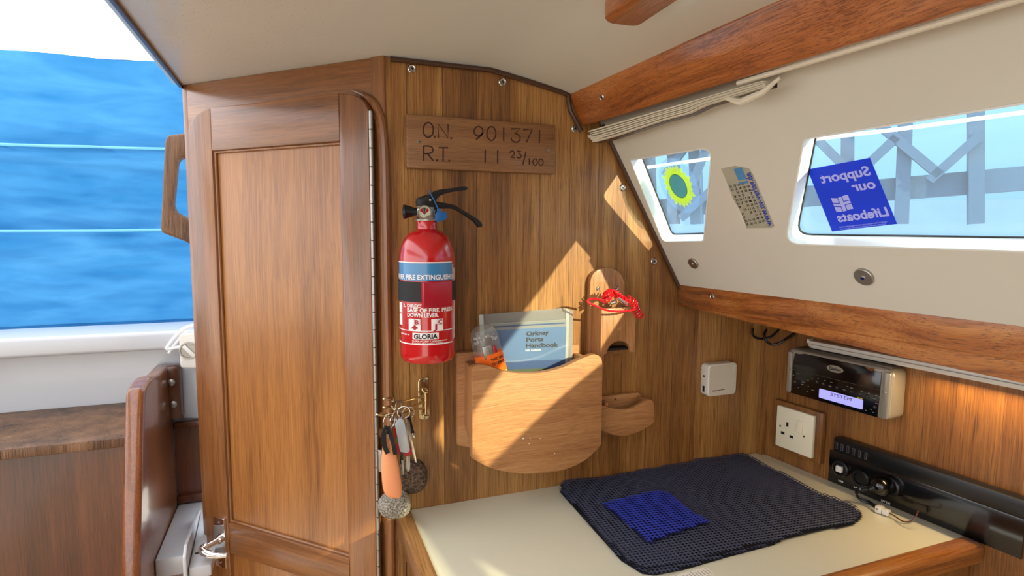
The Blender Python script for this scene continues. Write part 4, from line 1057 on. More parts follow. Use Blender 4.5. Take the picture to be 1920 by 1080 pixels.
obj('edition_line', tq(BK, cH+.001, (985, 658.5), (1014, 657.5), (985, 655), '6th Edition', .02), M_['white_print'], hbk, flat=True)
sv = BK.pxs([(898, 590), (1057, 577), (1060, 577), (1073, 582), (1070, 730), (906, 745)], cH+.004)
slv = obj('sleeve', prism(BK, rpoly([(p.x, p.y) for p in sv], [.001, .004, .004, .002, 0, 0], 3), cH+.0025, cH+.0035), M_['clear_sleeve'], hbk)
bm = prism(BK, [(p.x, p.y) for p in BK.pxs([(898, 590), (906, 589.5), (914, 745), (906, 745)], cH+.004)], cH+.0036, cH+.0044)
obj('sleeve_binding', bm, M_['sleeve'], slv)
bm = prism(BK, [(p.x, p.y) for p in BK.pxs([(1066, 580), (1072, 582), (1069, 730), (1064, 730)], cH+.004)], cH-.0074, cH-.0066)
obj('sleeve_binding', bm, M_['sleeve'], slv)
obj('sleeve_back', prism(BK, rpoly([(p.x, p.y) for p in BK.pxs([(898, 590), (1057, 577), (1073, 582), (1070, 730), (906, 745)], cH-.012)], [.001, .004, .002, 0, 0], 3), cH-.0085, cH-.0078), M_['frosted'], slv)

# ---- orange-wrapped clear light capsule
cT = .0448
tb, tt = BK.px(928, 712, cT), BK.px(903, 611, cT)
axT = (BK.w(tt.x, tt.y, cT-.002)-BK.w(tb.x, tb.y, cT)); lT = axT.length; aT = axT.normalized(); oT = BK.w(tb.x, tb.y, cT)
rT = .0245
lt = thing('distress_light', oT, 'clear capsule light with orange twist base wrapper, at the left of the magazine rack', 'lamp')
pr = [(0, 0), (rT*.9, 0), (rT, .004), (rT, lT*.42)]
side = oT
cdT = Vector((-.12, -1, 0)).normalized(); cdT = (cdT-aT*cdT.dot(aT)).normalized(); crT = aT.cross(cdT)
def cT_(s, h, r): return oT+aT*h+(cdT*math.cos(s/rT)*.64+crT*math.sin(s/rT))*r
def ovl(prof, seg=32):
    bm = lathe(oT, aT, prof, seg, ref=cdT)
    for v in bm.verts: v.co -= cdT*((v.co-oT).dot(cdT))*.36
    return bm
hW = lT*.50
obj('base', ovl([(0, 0), (rT*.95, 0), (rT, .003), (rT, hW), (rT*.94, hW+.0002), (0, hW)]), M_['orange_print'], lt)
obj('clear_dome', ovl([(rT*.97, hW), (rT*.97, lT*.80), (rT*.80, lT*.93), (rT*.45, lT), (0, lT*1.0)], 8), M_['clear_film'], lt, ang=20)
bm = bmesh.new(); random.seed(3)
for k in range(26):
    a = random.uniform(0, 6.28); h = lT*random.uniform(.70, .82); rr = rT*random.uniform(.3, .8)
    c = oT+aT*h+(cdT*math.cos(a)*.5+crT*math.sin(a))*rr
    bmesh.ops.create_icosphere(bm, subdivisions=1, radius=random.uniform(.0016, .003), matrix=Matrix.Translation(c))
obj('crumpled_lining', bm, M_['clear_grey'], lt, ang=10)
LF = Fr(oT+aT*(hW-.002)+cdT*(rT*.45), crT, aT, cdT)
obj('circuit_block', box(LF, -.010, .006, -.004, .018, -.003, .004, .001), M_['dull_steel'], lt)
obj('red_cap', box(LF, .007, .014, 0, .014, -.004, .002, .002), M_['red_plastic'], lt)
bm = text(lambda x, y: cT_(-.001+x*.026, hW*.76+y*.0045, rT+.0005), 'TWIST BASE', .03); text(lambda x, y: cT_(-.001+x*.027, hW*.60+y*.0045, rT+.0005), 'TO OPERATE', .03, bm)
for tri in ([(-.018, .30), (-.011, .64), (-.004, .30), (-.018, .30)],):
    for (a, b), (c_, d_) in zip(tri, tri[1:]):
        vs = []
        for k in range(2):
            t0 = k
            pa, pb = (a, b), (c_, d_)
        n_ = Vector((c_-a, (d_-b)*hW)).normalized(); m_ = Vector((-n_.y, n_.x))*.0005
        face(bm, [bm.verts.new(cT_(*v, rT+.0005)) for v in ((a+m_.x, b*hW+m_.y), (c_+m_.x, d_*hW+m_.y), (c_-m_.x, d_*hW-m_.y), (a-m_.x, b*hW-m_.y))])
face(bm, [bm.verts.new(cT_(-.011+x, hW*.42+y, rT+.0005)) for x, y in ((-.0018, -.0015), (.0018, -.0015), (.0012, .002), (0, .004), (-.0012, .002))])
for k in range(5):
    face(bm, [bm.verts.new(cT_(.006+k*.0035+x, hW*(.18+.05*(k % 3))+y, rT+.0005)) for x, y in ((0, 0), (.002, .0005), (.001, .0035))])
obj('warning_print', bm, M_['black_print'], lt, flat=True)
bm = bmesh.new(); L = []
for k in range(9):
    s = .012+.016*k/8; L.append((bm.verts.new(cT_(s, .0, rT+.0003)), bm.verts.new(cT_(s, hW*.30*min(1, k/3+.2), rT+.0003))))
for A, B in zip(L, L[1:]): face(bm, (A[0], B[0], B[1], A[1]))
obj('yellow_patch', bm, M_['yellow_print'], lt, flat=True)

# ---- upright teak holder with a rounded back board
cB = .047
xa, xb = BK.px(1127, 610, cB).x, BK.px(1192, 620, cB).x
hd_ = thing('radio_holder', BK.w((xa+xb)/2, BK.px(1160, 662, cB).y, 0), 'narrow pale teak holder with round-topped back and half-moon slot', 'holder')
bp2 = BK.pxs([(1106, 690), (1106, 530), (1112, 514), (1124, 505), (1138, 503), (1154, 506), (1166, 516), (1171, 530), (1171, 690)], .013)
xL2, xR2 = BK.px(1106.5, 560, .013).x, BK.px(1171, 530, .013).x
arcp = [(xL2, bp2[1].y)]+[(max(xL2, min(xR2, p[0])), p[1]) for p in smooth([(p.x, p.y) for p in bp2[1:8]], 5)]+[(xR2, bp2[7].y)]
zh0 = BK.px(1128, 690, .03).y
obj('back_board', prism(BK, [(xR2, BK.px(1150, 664, .013).y), (xR2, arcp[-1][1])]+arcp[::-1][1:]+[(xL2, zh0)]+[(xL2+.012, zh0), (xL2+.012, BK.px(1150, 664, .013).y)], .0005, .013, .002), M_['holder_wood'], hd_)
z1h, z0h = BK.px(1127, 579, cB).y, BK.px(1150, 664, cB).y
z1w = BK.px(1108, 575, .013).y
obj('side', prism(Fr((xa, 0, 0), (0, -1, 0), Z3, (-1, 0, 0)), [(-D+.013, zh0), (-D+.013, z1h), (-D+cB-.006, z1h), (-D+cB-.006, zh0)], -.008, -.0002, .001), M_['holder_wood'], hd_)
obj('side', prism(Fr((xb, 0, 0), (0, -1, 0), Z3, (-1, 0, 0)), [(-D+.0135, z0h+.002), (-D+.0135, z1h), (-D+cB-.010, z1h), (-D+cB-.010, z0h+.002)], .0002, .006, .001), M_['holder_wood'], hd_)
mc = BK.px(1161, 664, cB); mr_ = (BK.px(1184, 664, cB).x-BK.px(1139, 664, cB).x)/2; mt = BK.px(1161, 640, cB).y-z0h
moon = [(mc.x+mr_*math.cos(R(a)), z0h+mt*math.sin(R(a))) for a in range(180, -1, -12)]
obj('front_board', prism(BK, [(xa, zh0), (xa, z1h), (xb, z1h), (xb, z0h), (mc.x+mr_, z0h)]+moon[::-1][1:-1]+[(mc.x-mr_, z0h), (xa+.008, z0h), (xa+.008, zh0)], cB-.0095, cB, .0022, seg=2), M_['holder_wood'], hd_)
obj('slot_floor', box(BK, xa+.008, xb-.006, z0h+.004, z0h+.008, .0135, cB-.010), M_['black_matt'], hd_)
for u, v in ((1121, 541), (1155, 540)):
    q = BK.px(u, v, .013); screw(BK, q.x, q.y, .013, .0042, hd_, 'steel')

# ---- red coiled lanyard on the holder
ly = thing('coiled_lanyard', BK.w(mc.x, z1h, cB-.01), 'bright red coiled plastic lanyard with a steel clip on the teak holder', 'lanyard')
def coil(path, r0_, r1_, turns, rt, n=16):
    P = smooth(path, 8); pts = []; N_ = turns*n
    cum = [0]
    for a, b in zip(P, P[1:]): cum.append(cum[-1]+(b-a).length)
    Nn = None
    for k in range(N_+1):
        d = cum[-1]*k/N_; i = 0
        while i < len(cum)-2 and cum[i+1] < d: i += 1
        f = (d-cum[i])/max(1e-9, cum[i+1]-cum[i]); c = P[i].lerp(P[i+1], f); t = (P[i+1]-P[i]).normalized()
        if Nn is None: Nn = t.orthogonal().normalized()
        Nn = (Nn-t*Nn.dot(t)).normalized(); B_ = t.cross(Nn); a = 2*math.pi*k/n; rr = r0_+(r1_-r0_)*k/N_
        pts.append(c+(Nn*math.cos(a)+B_*math.sin(a))*rr)
    return tube(pts, rt, 6)
pp_ = lambda u, v, c: BK.p3(u, v, c)
obj('coil', coil([pp_(1141, 566, .055), pp_(1137, 556, .052), pp_(1146, 548, .045)], .0075, .0070, 7, .0014), M_['red_cord'], ly)
obj('coil', coil([pp_(1146, 549, .044), pp_(1157, 552, .046), pp_(1168, 562, .056), pp_(1180, 562, .062), pp_(1189, 572, .062), pp_(1194, 585, .060), pp_(1199, 591, .060)], .0060, .0068, 15, .0014), M_['red_cord'], ly)
lp = smooth([pp_(1133, 566, .060), pp_(1118, 560, .066), pp_(1104, 562, .07), pp_(1103, 567, .072), pp_(1116, 573, .074), pp_(1135, 581, .075), pp_(1160, 584, .074), pp_(1182, 582, .071), pp_(1195, 580, .066), pp_(1204, 588, .062), pp_(1206, 593, .06), pp_(1198, 597, .058)], 6)
obj('cord_loop', tube(lp, .0018, 8), M_['red_cord'], ly)
obj('cord_loop', tube(smooth([pp_(1137, 545, .05), pp_(1150, 544, .055), pp_(1162, 552, .058), pp_(1168, 558, .058)], 5), .0016, 8), M_['red_cord'], ly)
bm = tube([pp_(1157, 560, .066), pp_(1176, 572, .066)], .0022, 10); tube([pp_(1160, 558, .066), pp_(1177, 569, .066)], .0012, 8, bm=bm)
obj('clip', bm, M_['chrome'], ly)
obj('swivel', lathe(pp_(1150, 567, .056), (1, -.3, .4), [(.003, -.005), (.004, 0), (.003, .006)], 10), M_['dull_steel'], ly)

# ---- small pocket right of the rack
pk = thing('small_pocket', BK.p3(1180, 818, 0), 'small teak pocket with a dipped front, low and right of the rack', 'pocket')
cP = .040
po = BK.pxs([(1127, 760), (1136, 762), (1150, 766), (1168, 768), (1184, 766), (1200, 758), (1212, 751), (1221, 750), (1226, 756), (1227, 772), (1226, 792), (1215, 801), (1196, 811), (1172, 818), (1150, 816), (1128, 808)], cP)
obj('front_board', prism(BK, [(p.x, p.y) for p in smooth([(p.x, p.y) for p in po[:13]], 3)]+[(p.x, p.y) for p in po[13:]], cP-.010, cP, .002), M_['rack_wood'], pk)
pb = BK.pxs([(1128, 746), (1180, 738), (1198, 736), (1202, 742), (1201, 800), (1128, 806)], .010)
zt2 = (pb[0].y+pb[2].y)/2+.001
obj('back_board', prism(BK, [(pb[0].x, zt2), (pb[2].x, zt2), (pb[3].x, zt2-.005), (pb[3].x, pb[4].y), (pb[0].x, pb[4].y)], .0005, .010, .0015), M_['rack_wood'], pk)
xk = BK.px(1221, 755, cP).x
for x in (xk-.004, pb[0].x+.004): obj('side_cheek', box(BK, x-.008, x, po[12].y, zt2-.006, .0105, cP-.0102, .001), M_['holder_wood'], pk)
obj('bottom', box(BK, pb[0].x+.005, xk-.013, po[12].y, po[12].y+.006, .0105, cP-.0102), M_['holder_wood'], pk)
q = BK.px(1154, 748, .010); screw(BK, q.x, q.y, .010, .004, pk, 'dull_steel', cup=False)

# ---- key hook and what hangs from it
kh = thing('key_hook', BK.p3(795, 787, 0), 'tarnished brass key hook with three swing arms on the bulkhead', 'hook')
k0, k1 = BK.px(784, 750, .003), BK.px(806.5, 750, .003); kb, kt = BK.px(795, 787, .003).y, BK.px(795, 708, .003).y
rw_ = (k1.x-k0.x)/2
obj('back_plate', prism(BK, rrect(k0.x, k1.x, kb, kt, rw_*.98, 8), 0, .003, .0012), M_['brass'], kh)
kx = BK.px(798, 750, .014).x
bm = tube([BK.w(kx, BK.px(798, 735, .014).y, .014), BK.w(kx, BK.px(798, 776, .014).y, .014)], .003, 12)
box(BK, kx-.004, kx+.004, BK.px(798, 734, .01).y-.001, BK.px(798, 734, .01).y+.004, .002, .017, .001, bm=bm); box(BK, kx-.005, kx+.005, BK.px(798, 778, .01).y-.002, BK.px(798, 778, .01).y+.003, .002, .018, .001, bm=bm)
obj('pivot', bm, M_['brass'], kh)
for u, v in ((796, 714), (796, 783)):
    q = BK.px(u, v, .003); screw(BK, q.x, q.y, .003, .0032, kh, 'dull_steel', cup=False)
arms = [((795, 743), (748, 755), (729, 748), .050), ((796, 753), (755, 770), (729, 764), .062), ((794, 765), (735, 781), (716, 777), .070)]
for (a, b, c_, off) in arms:
    A_, B_, C_ = BK.p3(*a, .014), BK.p3(*b, off*.7), BK.p3(*c_, off)
    bm = tube([A_, A_.lerp(B_, .5), B_, B_.lerp(C_, .6)], [.0022, .0016, .0024, .0026], 10)
    t = bmesh.new(); lathe(Vector((0, 0, 0)), Z3, [(0, -.0014), (.0075, -.0014), (.009, 0), (.0075, .0016), (0, .0022)], 20, t)
    bmesh.ops.transform(t, matrix=Matrix.Translation(C_)@Matrix.Rotation(R(8), 4, 'Y')@Matrix.Diagonal((1.15, .8, 1, 1)), verts=t.verts)
    obj('swing_arm', merge(bm, t), M_['brass'], kh)
def kring(u, v, c, r, parent, tilt=0, mat='steel', name='split_ring', rt=.0009):
    o = BK.p3(u, v, c); bm = tube([o+Vector((math.cos(a)*r*math.cos(tilt), math.cos(a)*r*math.sin(tilt), math.sin(a)*r)) for a in [2*math.pi*k/24 for k in range(24)]], rt, 6, closed=True)
    return obj(name, bm, M_[mat], parent)
def loft(ps, seg=16):
    """ps: list of (centre, half width vector, half depth vector)"""
    bm = bmesh.new(); rg = []
    for c, a, b in ps: rg.append([bm.verts.new(c+a*math.cos(2*math.pi*k/seg)+b*math.sin(2*math.pi*k/seg)) for k in range(seg)])
    for A, B in zip(rg, rg[1:]):
        for k in range(seg): face(bm, (A[k], A[(k+1) % seg], B[(k+1) % seg], B[k]))
    face(bm, rg[0][::-1]); face(bm, rg[-1]); return bm
def blob(o, sx_, sy_, sz_, mat, name, parent=None, seed=1, rough=.12, **k):
    bm = bmesh.new(); bmesh.ops.create_icosphere(bm, subdivisions=4, radius=1)
    for v in bm.verts:
        n_ = v.co.normalized(); p4 = Vector([math.copysign(abs(c)**.80, c) for c in n_])
        f = 1+rough*noise3(n_*1.3, 1+seed*.1)+.02*noise3(n_*5+Vector((seed, 0, 0)))
        v.co = Vector((p4.x*sx_, p4.y*sy_, p4.z*sz_))*f
    bmesh.ops.translate(bm, verts=bm.verts, vec=o)
    return obj(name, bm, M_[mat], parent, **k)
# peach foam key float with its black strap
fl = thing('key_float', BK.p3(737, 932, .075), 'peach foam key float with a black strap, hanging above the grey pebble', 'key ring')
cK = .075
X_, Y_ = Vector((1, 0, 0)), Vector((0, 1, 0))
def fc(uL, uR, v, c=cK, d=.006):
    a, b = BK.p3(uL, v, c), BK.p3(uR, v, c); return ((a+b)/2, (b-a)/2, Y_*d)
obj('float', loft([fc(720, 729, 822, d=.002), fc(717, 738, 838, d=.005), fc(715.5, 744, 856, d=.008), fc(715, 749, 878, d=.009), fc(716, 752, 900, d=.009), fc(718, 753.5, 916, d=.008), fc(722, 753, 927, d=.006), fc(730, 751, 933, d=.003)], 20), M_['peach_foam'], fl, ang=60)
bm = bmesh.new()
def bandp(L, th, bm):
    P = [BK.p3(u, v, c) for u, v, c in L]
    for i, p in enumerate(P): pass
    Q = smooth(P, 5); w2 = th
    rg = []
    for i, p in enumerate(Q):
        t = (Q[min(i+1, len(Q)-1)]-Q[max(i-1, 0)]).normalized(); n_ = Y_.cross(t).normalized()
        rg.append([bm.verts.new(p+n_*w2+Y_*.0012), bm.verts.new(p+n_*w2-Y_*.0012), bm.verts.new(p-n_*w2-Y_*.0012), bm.verts.new(p-n_*w2+Y_*.0012)])
    for A, B in zip(rg, rg[1:]):
        for k in range(4): face(bm, (A[k], A[(k+1) % 4], B[(k+1) % 4], B[k]))
    face(bm, rg[0]); face(bm, rg[-1])
bandp([(727, 800, cK+.006), (720, 812, cK+.010), (721, 835, cK+.010), (727, 850, cK+.011)], .0035, bm)
bandp([(727, 800, cK+.006), (732, 815, cK+.008), (738, 835, cK+.011), (741, 852, cK+.011)], .0030, bm)
bmesh.ops.create_icosphere(bm, subdivisions=2, radius=.0055, matrix=Matrix.Translation(BK.p3(724, 808, cK+.006)))
obj('strap', bm, M_['black_matt'], fl)
kring(730, 790, cK-.004, .012, fl, .6)
tgq = BK.p3(716, 813, cK-.004)
obj('metal_disc', lathe(tgq, (1, .5, .1), [(.0075, -.0006), (.0075, .0006)], 20), M_['brass'], fl)
bm = bmesh.new()
for k, (v, a, b) in enumerate([(862, 720, 728), (874, 720, 730), (880, 720, 733), (888, 720, 735), (896, 720, 734), (902, 721, 735), (908, 722, 733)]):
    tq(BK, cK+.0095, (a, v+2), (b, v+3), (a, v), ['SAFE', 'KEEP', 'MARINE', 'CONTACT', 'KEYFLOAT', 'WATER', 'SERVICE'][k], 0, bm)
bm.free()
# speckled grey pebble on the lowest ring
pbq = BK.p3(741, 945, .050)
pbl = blob(pbq, .0255, .021, .0195, 'grey_pebble', 'pebble_fob', seed=2, loc=pbq-Vector((0, 0, .02)))
tag(pbl, 'pale grey speckled pebble fob hanging lowest, under the peach key float', 'fob')
# round brown stone fob
stq = BK.p3(772, 893, .030)
sfo = thing('round_fob', stq-Vector((0, 0, .025)), 'round dark brown speckled ball fob hanging behind the peach key float', 'fob')
blob(stq, .0255, .0225, .0265, 'cork_stone', 'ball', sfo, seed=5, rough=.05)
obj('cord', tube([stq+Vector((0, -.002, .022)), BK.p3(763, 850, .045), BK.p3(755, 800, .055), BK.p3(750, 776, .055)], .0012, 6), M_['black_matt'], sfo)
# clear grey tag with red edge
ct_ = thing('clear_tag', BK.p3(757, 848, .06), 'grey plastic tag with red ends on a split ring, among the keys', 'key ring')
def tp3(L, c): return [(p.x, p.y) for p in BK.pxs(L, c)]
obj('tag_body', prism(BK, rpoly(tp3([(740, 795), (750, 783), (757, 787), (768, 842), (764, 848), (750, 846)], .066), .003, 3), .062, .070, .0015), M_['clear_grey'], ct_)
bm = prism(BK, rpoly(tp3([(764, 830), (770, 840), (773, 850), (764, 856), (752, 846)], .064), .002, 3), .058, .066, .001); prism(BK, tp3([(738, 803), (742, 802), (744, 820), (740, 822)], .064), .06, .066, bm=bm); prism(BK, tp3([(742, 833), (748, 832), (752, 855), (745, 850)], .064), .058, .063, bm=bm)
obj('red_end', bm, M_['red_plastic'], ct_)
kring(745, 780, .06, .0085, ct_, .3); 
obj('small_key', prism(BK, tp3([(762, 852), (769, 852), (769, 880), (764, 884), (761, 878)], .056), .055, .058, .0006), M_['dull_steel'], ct_)
# bunch of flat keys
kb_ = thing('key_bunch', BK.p3(770, 860, .05), 'long thin steel keys on a split ring, right of the grey tag', 'keys')
kring(757, 773, .058, .0095, kb_, -.2)
def key(L, c, mat, nm='key'): return obj(nm, prism(BK, tp3(L, c), c-.001, c+.001, .0004), M_[mat], kb_)
key([(762, 784), (768, 790), (772, 820), (780, 856), (781, 868), (778, 866), (768, 830), (762, 800)], .056, 'steel')
key([(757, 792), (763, 792), (766, 815), (760, 815)], .058, 'dull_steel')
# black key fob
bf = thing('black_fob', BK.p3(770, 815, .05), 'slim black toggle with a steel end, hanging right of the grey tag', 'fob')
o1, o2 = BK.p3(766, 781, .05), BK.p3(773, 812, .05)
bm = tube([o1, o1.lerp(o2, .5), o2], [.0028, .0032, .0034], 12); obj('toggle', bm, M_['black_matt'], bf)
obj('end_cap', lathe(BK.p3(775, 815, .05), (o1-o2), [(0, -.006), (.004, -.004), (.0045, 0), (.004, .004)], 14), M_['steel'], bf)
kring(766, 774, .05, .0095, bf, .1, rt=.0006)
# dark cluster of keys under the float
dk = thing('dark_keys', BK.p3(748, 850, .05), 'dark bunch of small keys and a green padlock tag behind the float', 'keys')
obj('key', prism(BK, tp3([(742, 815), (750, 812), (752, 830), (746, 834)], .055), .052, .056, .001), M_['gauge_green'], dk)
obj('key', prism(BK, tp3([(748, 830), (756, 832), (756, 872), (750, 868)], .050), .049, .052, .0006), M_['black_plastic'], dk)
obj('key', prism(BK, tp3([(752, 862), (757, 862), (758, 890), (754, 890)], .054), .053, .055, .0006), M_['dull_steel'], dk)
kring(738, 788, .052, .010, dk, .9, 'steel', rt=.0012)
kring(747, 762, .045, .009, dk, .9, 'dull_steel', rt=.0008)

# ---- little white router
rt_ = thing('travel_router', BK.p3(1345, 742, 0), 'small square white travel router on the dark end of the bulkhead', 'router')
cQ = .024
ra_, rb2, rc_, rd_ = BK.px(1328, 714, cQ).x, BK.px(1381.5, 710, cQ).x, BK.px(1350, 742, cQ).y, BK.px(1350, 682.5, cQ).y
obj('case', prism(BK, rrect(ra_, rb2, rc_, rd_, .009, 6), .0005, cQ, .0025, seg=3), M_['white_plastic'], rt_)
obj('face_plate', prism(BK, rrect(ra_+.0025, rb2-.0025, rc_+.0025, rd_-.0025, .0075, 6), cQ, cQ+.0006), M_['grey_face'], rt_)
bm = bmesh.new(); yb = rc_+.011; box(BK, ra_+.011, ra_+.022, yb, yb+.0016, cQ+.0004, cQ+.001, bm=bm); box(BK, ra_+.0235, ra_+.041, yb+.0008, yb+.0018, cQ+.0004, cQ+.001, bm=bm)
obj('status_marks', bm, M_['black_print'], rt_)
obj('logo_marks', text(lambda x, y: BK.w(rb2-.009-y*.003, rd_-.006-x*.014, cQ+.0008), 'tp-link'), M_['white_print'], rt_, flat=True)
RS = Fr((ra_, 0, 0), (0, -1, 0), Z3, (-1, 0, 0))
obj('usb_port', box(RS, -D+.008, -D+.014, rc_+.008, rc_+.020, 0, .0003), M_['black_matt'], rt_)
obj('reset_port', box(RS, -D+.008, -D+.013, rc_+.038, rc_+.042, 0, .0003), M_['grey_print'], rt_)

# ---- black cables below the shelf rail
tag(obj('looped_cable', tube(smooth([BK.p3(u, v, c) for u, v, c in ((1412, 616, .012), (1411, 626, .014), (1417, 633, .016), (1430, 635, .02), (1446, 631, .03), (1460, 618, .05))], 6), .0024, 8), M_['black_plastic']), 'black cable in a shallow bend under the rail, nearer the corner of the bulkhead', 'cable')
tag(obj('looped_cable', tube(smooth([BK.p3(u, v, c) for u, v, c in ((1437, 618, .02), (1433, 628, .025), (1437, 639, .03), (1447, 646, .035), (1462, 643, .045), (1474, 635, .055), (1488, 626, .08))], 6), .0026, 8), M_['black_plastic']), 'black cable hanging in a deeper U loop under the rail, left of the radio', 'cable')

# ================================================================ things on the wall behind the table
# ---- mains socket
sk = thing('power_socket', WR.p3(1490, 865, 0), 'white British mains power socket with a rocker switch on a teak backing', 'socket')
kp = WR.pxs([(1452, 750), (1543, 773), (1538, 871), (1449, 838)], .012)
obj('backing_block', box(WR, (kp[0].x+kp[3].x)/2, (kp[1].x+kp[2].x)/2, (kp[2].y+kp[3].y)/2, (kp[0].y+kp[1].y)/2, 0, .012, .002), M_['wall_teak'], sk)
pp2 = WR.pxs([(1457, 757.5), (1526.7, 782.5), (1519.7, 861), (1452.7, 833.2)], .021)
sx0, sx_1, sy0, sy1 = (pp2[0].x+pp2[3].x)/2, (pp2[1].x+pp2[2].x)/2, (pp2[2].y+pp2[3].y)/2, (pp2[0].y+pp2[1].y)/2
pl = obj('face_plate', box(WR, sx0, sx_1, sy0, sy1, .012, .021, .0022), M_['socket_white'], sk)
bm = bmesh.new()
for u, v, a, b in ((1476.3, 796, .0026, .0045), (1467.5, 811.5, .004, .0026), (1483.8, 819, .004, .0026)):
    q = WR.px(u, v, .021); box(WR, q.x-a, q.x+a, q.y-b, q.y+b, .0208, .0212, bm=bm)
obj('pin_holes', bm, M_['black_matt'], pl)
for u, v in ((1463.5, 798.5), (1508, 818)):
    q = WR.px(u, v, .021); screw(WR, q.x, q.y, .021, .0036, pl, 'brass', cup=False)
q = WR.px(1500.5, 800, .021)
obj('rocker_switch', prism(Fr(WR.w(q.x, q.y, .021), WR.ez, WR.ey, -WR.ex), [(0, -.012), (0, .012), (.002, .012), (.0065, -.011), (.0055, -.012)], -.0062, .0062, .0008), M_['socket_white'], sk)

# ---- marine radio
cA = .040
ra2 = thing('marine_stereo', WR.p3(1570, 780, 0), 'silver and black marine car stereo with a lit lilac display', 'stereo')
rp_ = WR.pxs([(1474, 724), (1476, 678), (1482, 656), (1494, 653), (1655, 692), (1670, 696), (1677, 707), (1667, 789), (1650, 788), (1484, 734)], cA)
ybm = min(WR.px(1484, 734, cA).y, WR.px(1650, 789, cA).y); ytp = (WR.px(1494, 653, cA).y+WR.px(1660, 692, cA).y)/2
yb2 = (WR.px(1484, 734, cA).y+WR.px(1650, 789, cA).y)/2
xA, xB = WR.px(1475, 700, cA).x, WR.px(1673, 740, cA).x
body = rpoly([(xA, yb2), (xB, yb2), (xB, ytp), (xA, ytp)], [.012, .012, .014, .014], 6)
obj('case', prism(WR, body, .0005, cA, .005, seg=3), M_['silver_plastic'], ra2)
obj('top_shell', box(WR, xA+.012, xB-.006, ytp-.004, ytp+.003, .004, cA-.004, .002), M_['dark_silver'], ra2)
xi0, xi1 = WR.px(1488, 690, cA).x, WR.px(1651, 740, cA).x
H_ = ytp-yb2
fpn = [(xi0-.004, yb2+.001), (xi1-.002, yb2+.001), (xi1, ytp-.009), (xi1-.018, ytp-.009), (xi1-.026, ytp-.005), (xi0+.022, ytp-.005), (xi0+.012, ytp-.008), (xi0+.002, ytp-.008), (xi0-.003, ytp-H_*.45)]
fpn = [(min(a, b), c) if 0 else (a, c) for (a, c), b in zip(fpn, fpn)]
pn = obj('control_panel', prism(WR, fpn, cA-.001, cA+.0015, .0006), M_['black_gloss'], ra2)
cC = cA+.0018
ew = WR.px(1565.5, 692, cC)
def ellipse(fr, cx, cy, rx, ry, c0, c1, n=28): return prism(fr, [(cx+rx*math.cos(2*math.pi*k/n), cy+ry*math.sin(2*math.pi*k/n)) for k in range(n)], c0, c1)
wL = (WR.px(1581, 697, cC).x-WR.px(1550, 688, cC).x)/2
obj('logo_badge', ellipse(WR, ew.x, ew.y, wL, wL*.40, cC-.0004, cC+.0004), M_['silver_plastic'], pn)
obj('logo_lettering', tlx(WR, cC+.0007, ew.x-wL*.72, ew.y-wL*.16, wL*1.44, wL*.34, 'Clarion', .03), M_['black_print'], pn, flat=True)
wq = WR.pxs([(1621, 688), (1640, 691), (1636, 696), (1632, 695.5)], cC+.001)
obj('eject_key', prism(WR, [(p.x, p.y) for p in wq], cC-.001, cC+.0015), M_['brass'], pn)
obj('panel_crease', tube([WR.w(xi0-.002, ytp-H_*.45, cA+.0015), WR.w(xi1-.001, ytp-H_*.45, cA+.0015)], .0006, 6), M_['dark_silver'], pn)
lq = WR.pxs([(1536.5, 728), (1614, 749), (1617, 770), (1536.5, 743.5)], cC)
ly0, ly1 = (lq[2].y+lq[3].y)/2, (lq[0].y+lq[1].y)/2
lcd_ = obj('display', prism(WR, rrect(lq[0].x, lq[2].x, ly0, ly1, .002, 3), cC-.0003, cC+.0006), M_['lcd'], ra2)
obj('display_text', text(lambda x, y: WR.w(lq[0].x+(lq[2].x-lq[0].x)*(.27+.48*x)+y*.001, ly0+(ly1-ly0)*(.56+.33*y), cC+.0009), 'SYSTEM', .0), M_['lcd_ink'], lcd_, flat=True)
bm = bmesh.new(); bb_ = bmesh.new()
rad = lambda a, b: WR.px(1460+a/6.355, 630+b/6.355, cC)
for a, b in ((225, 448), (178, 465), (245, 512), (195, 548), (236, 615), (300, 552), (285, 578), (350, 530), (355, 600), (340, 660), (405, 645), (470, 510), (550, 530), (630, 553), (400, 512), (455, 545), (530, 570), (612, 597), (695, 615), (780, 640), (868, 667), (990, 658), (970, 692), (1075, 684), (1055, 722), (1165, 708), (1140, 748), (1205, 728), (1170, 805), (1145, 845), (1100, 875), (1040, 886), (1130, 912), (820, 603), (870, 620)):
    q = rad(a, b); w_ = .0012 if (a % 3) else .0024; box(WR, q.x-w_, q.x+w_, q.y-.0005, q.y+.0005, cC-.0003, cC+.0006, bm=bm)
obj('button_marks', bm, M_['silver_plastic'], pn)
for i, (a, b) in enumerate(((455, 548), (530, 573), (612, 600), (695, 618), (780, 643), (868, 668), (1055, 724), (1140, 750), (1145, 848), (245, 555))):
    q = rad(a, b); rr = .0034 if i < 9 else .008
    obj('button', lathe(WR.w(q.x, q.y, cA+.0012), WR.ez, [(rr, 0), (rr, .0004), (rr*.9, .0008), (0, .0009)], 16), M_['black_plastic'], pn)
obj('source_text', tlx(WR, cC+.0004, rad(930, 740).x, rad(930, 740).y, .010, .0026, 'AM FM', .02), M_['yellow_print'], pn, flat=True)
for xx in (xA+.003, xi1+.003):
    obj('end_cap', prism(WR, rrect(xx, xx+(.010 if xx < .1 else xB-xi1-.006), yb2+.002, ytp-.006, .004, 4), cA-.002, cA+.004, .002), M_['silver_plastic'], ra2)
    obj('cap_slot', box(WR, xx+.001, xx+.009, ytp-H_*.47, ytp-H_*.45, cA+.0038, cA+.0046, .0003), M_['steel'], ra2)

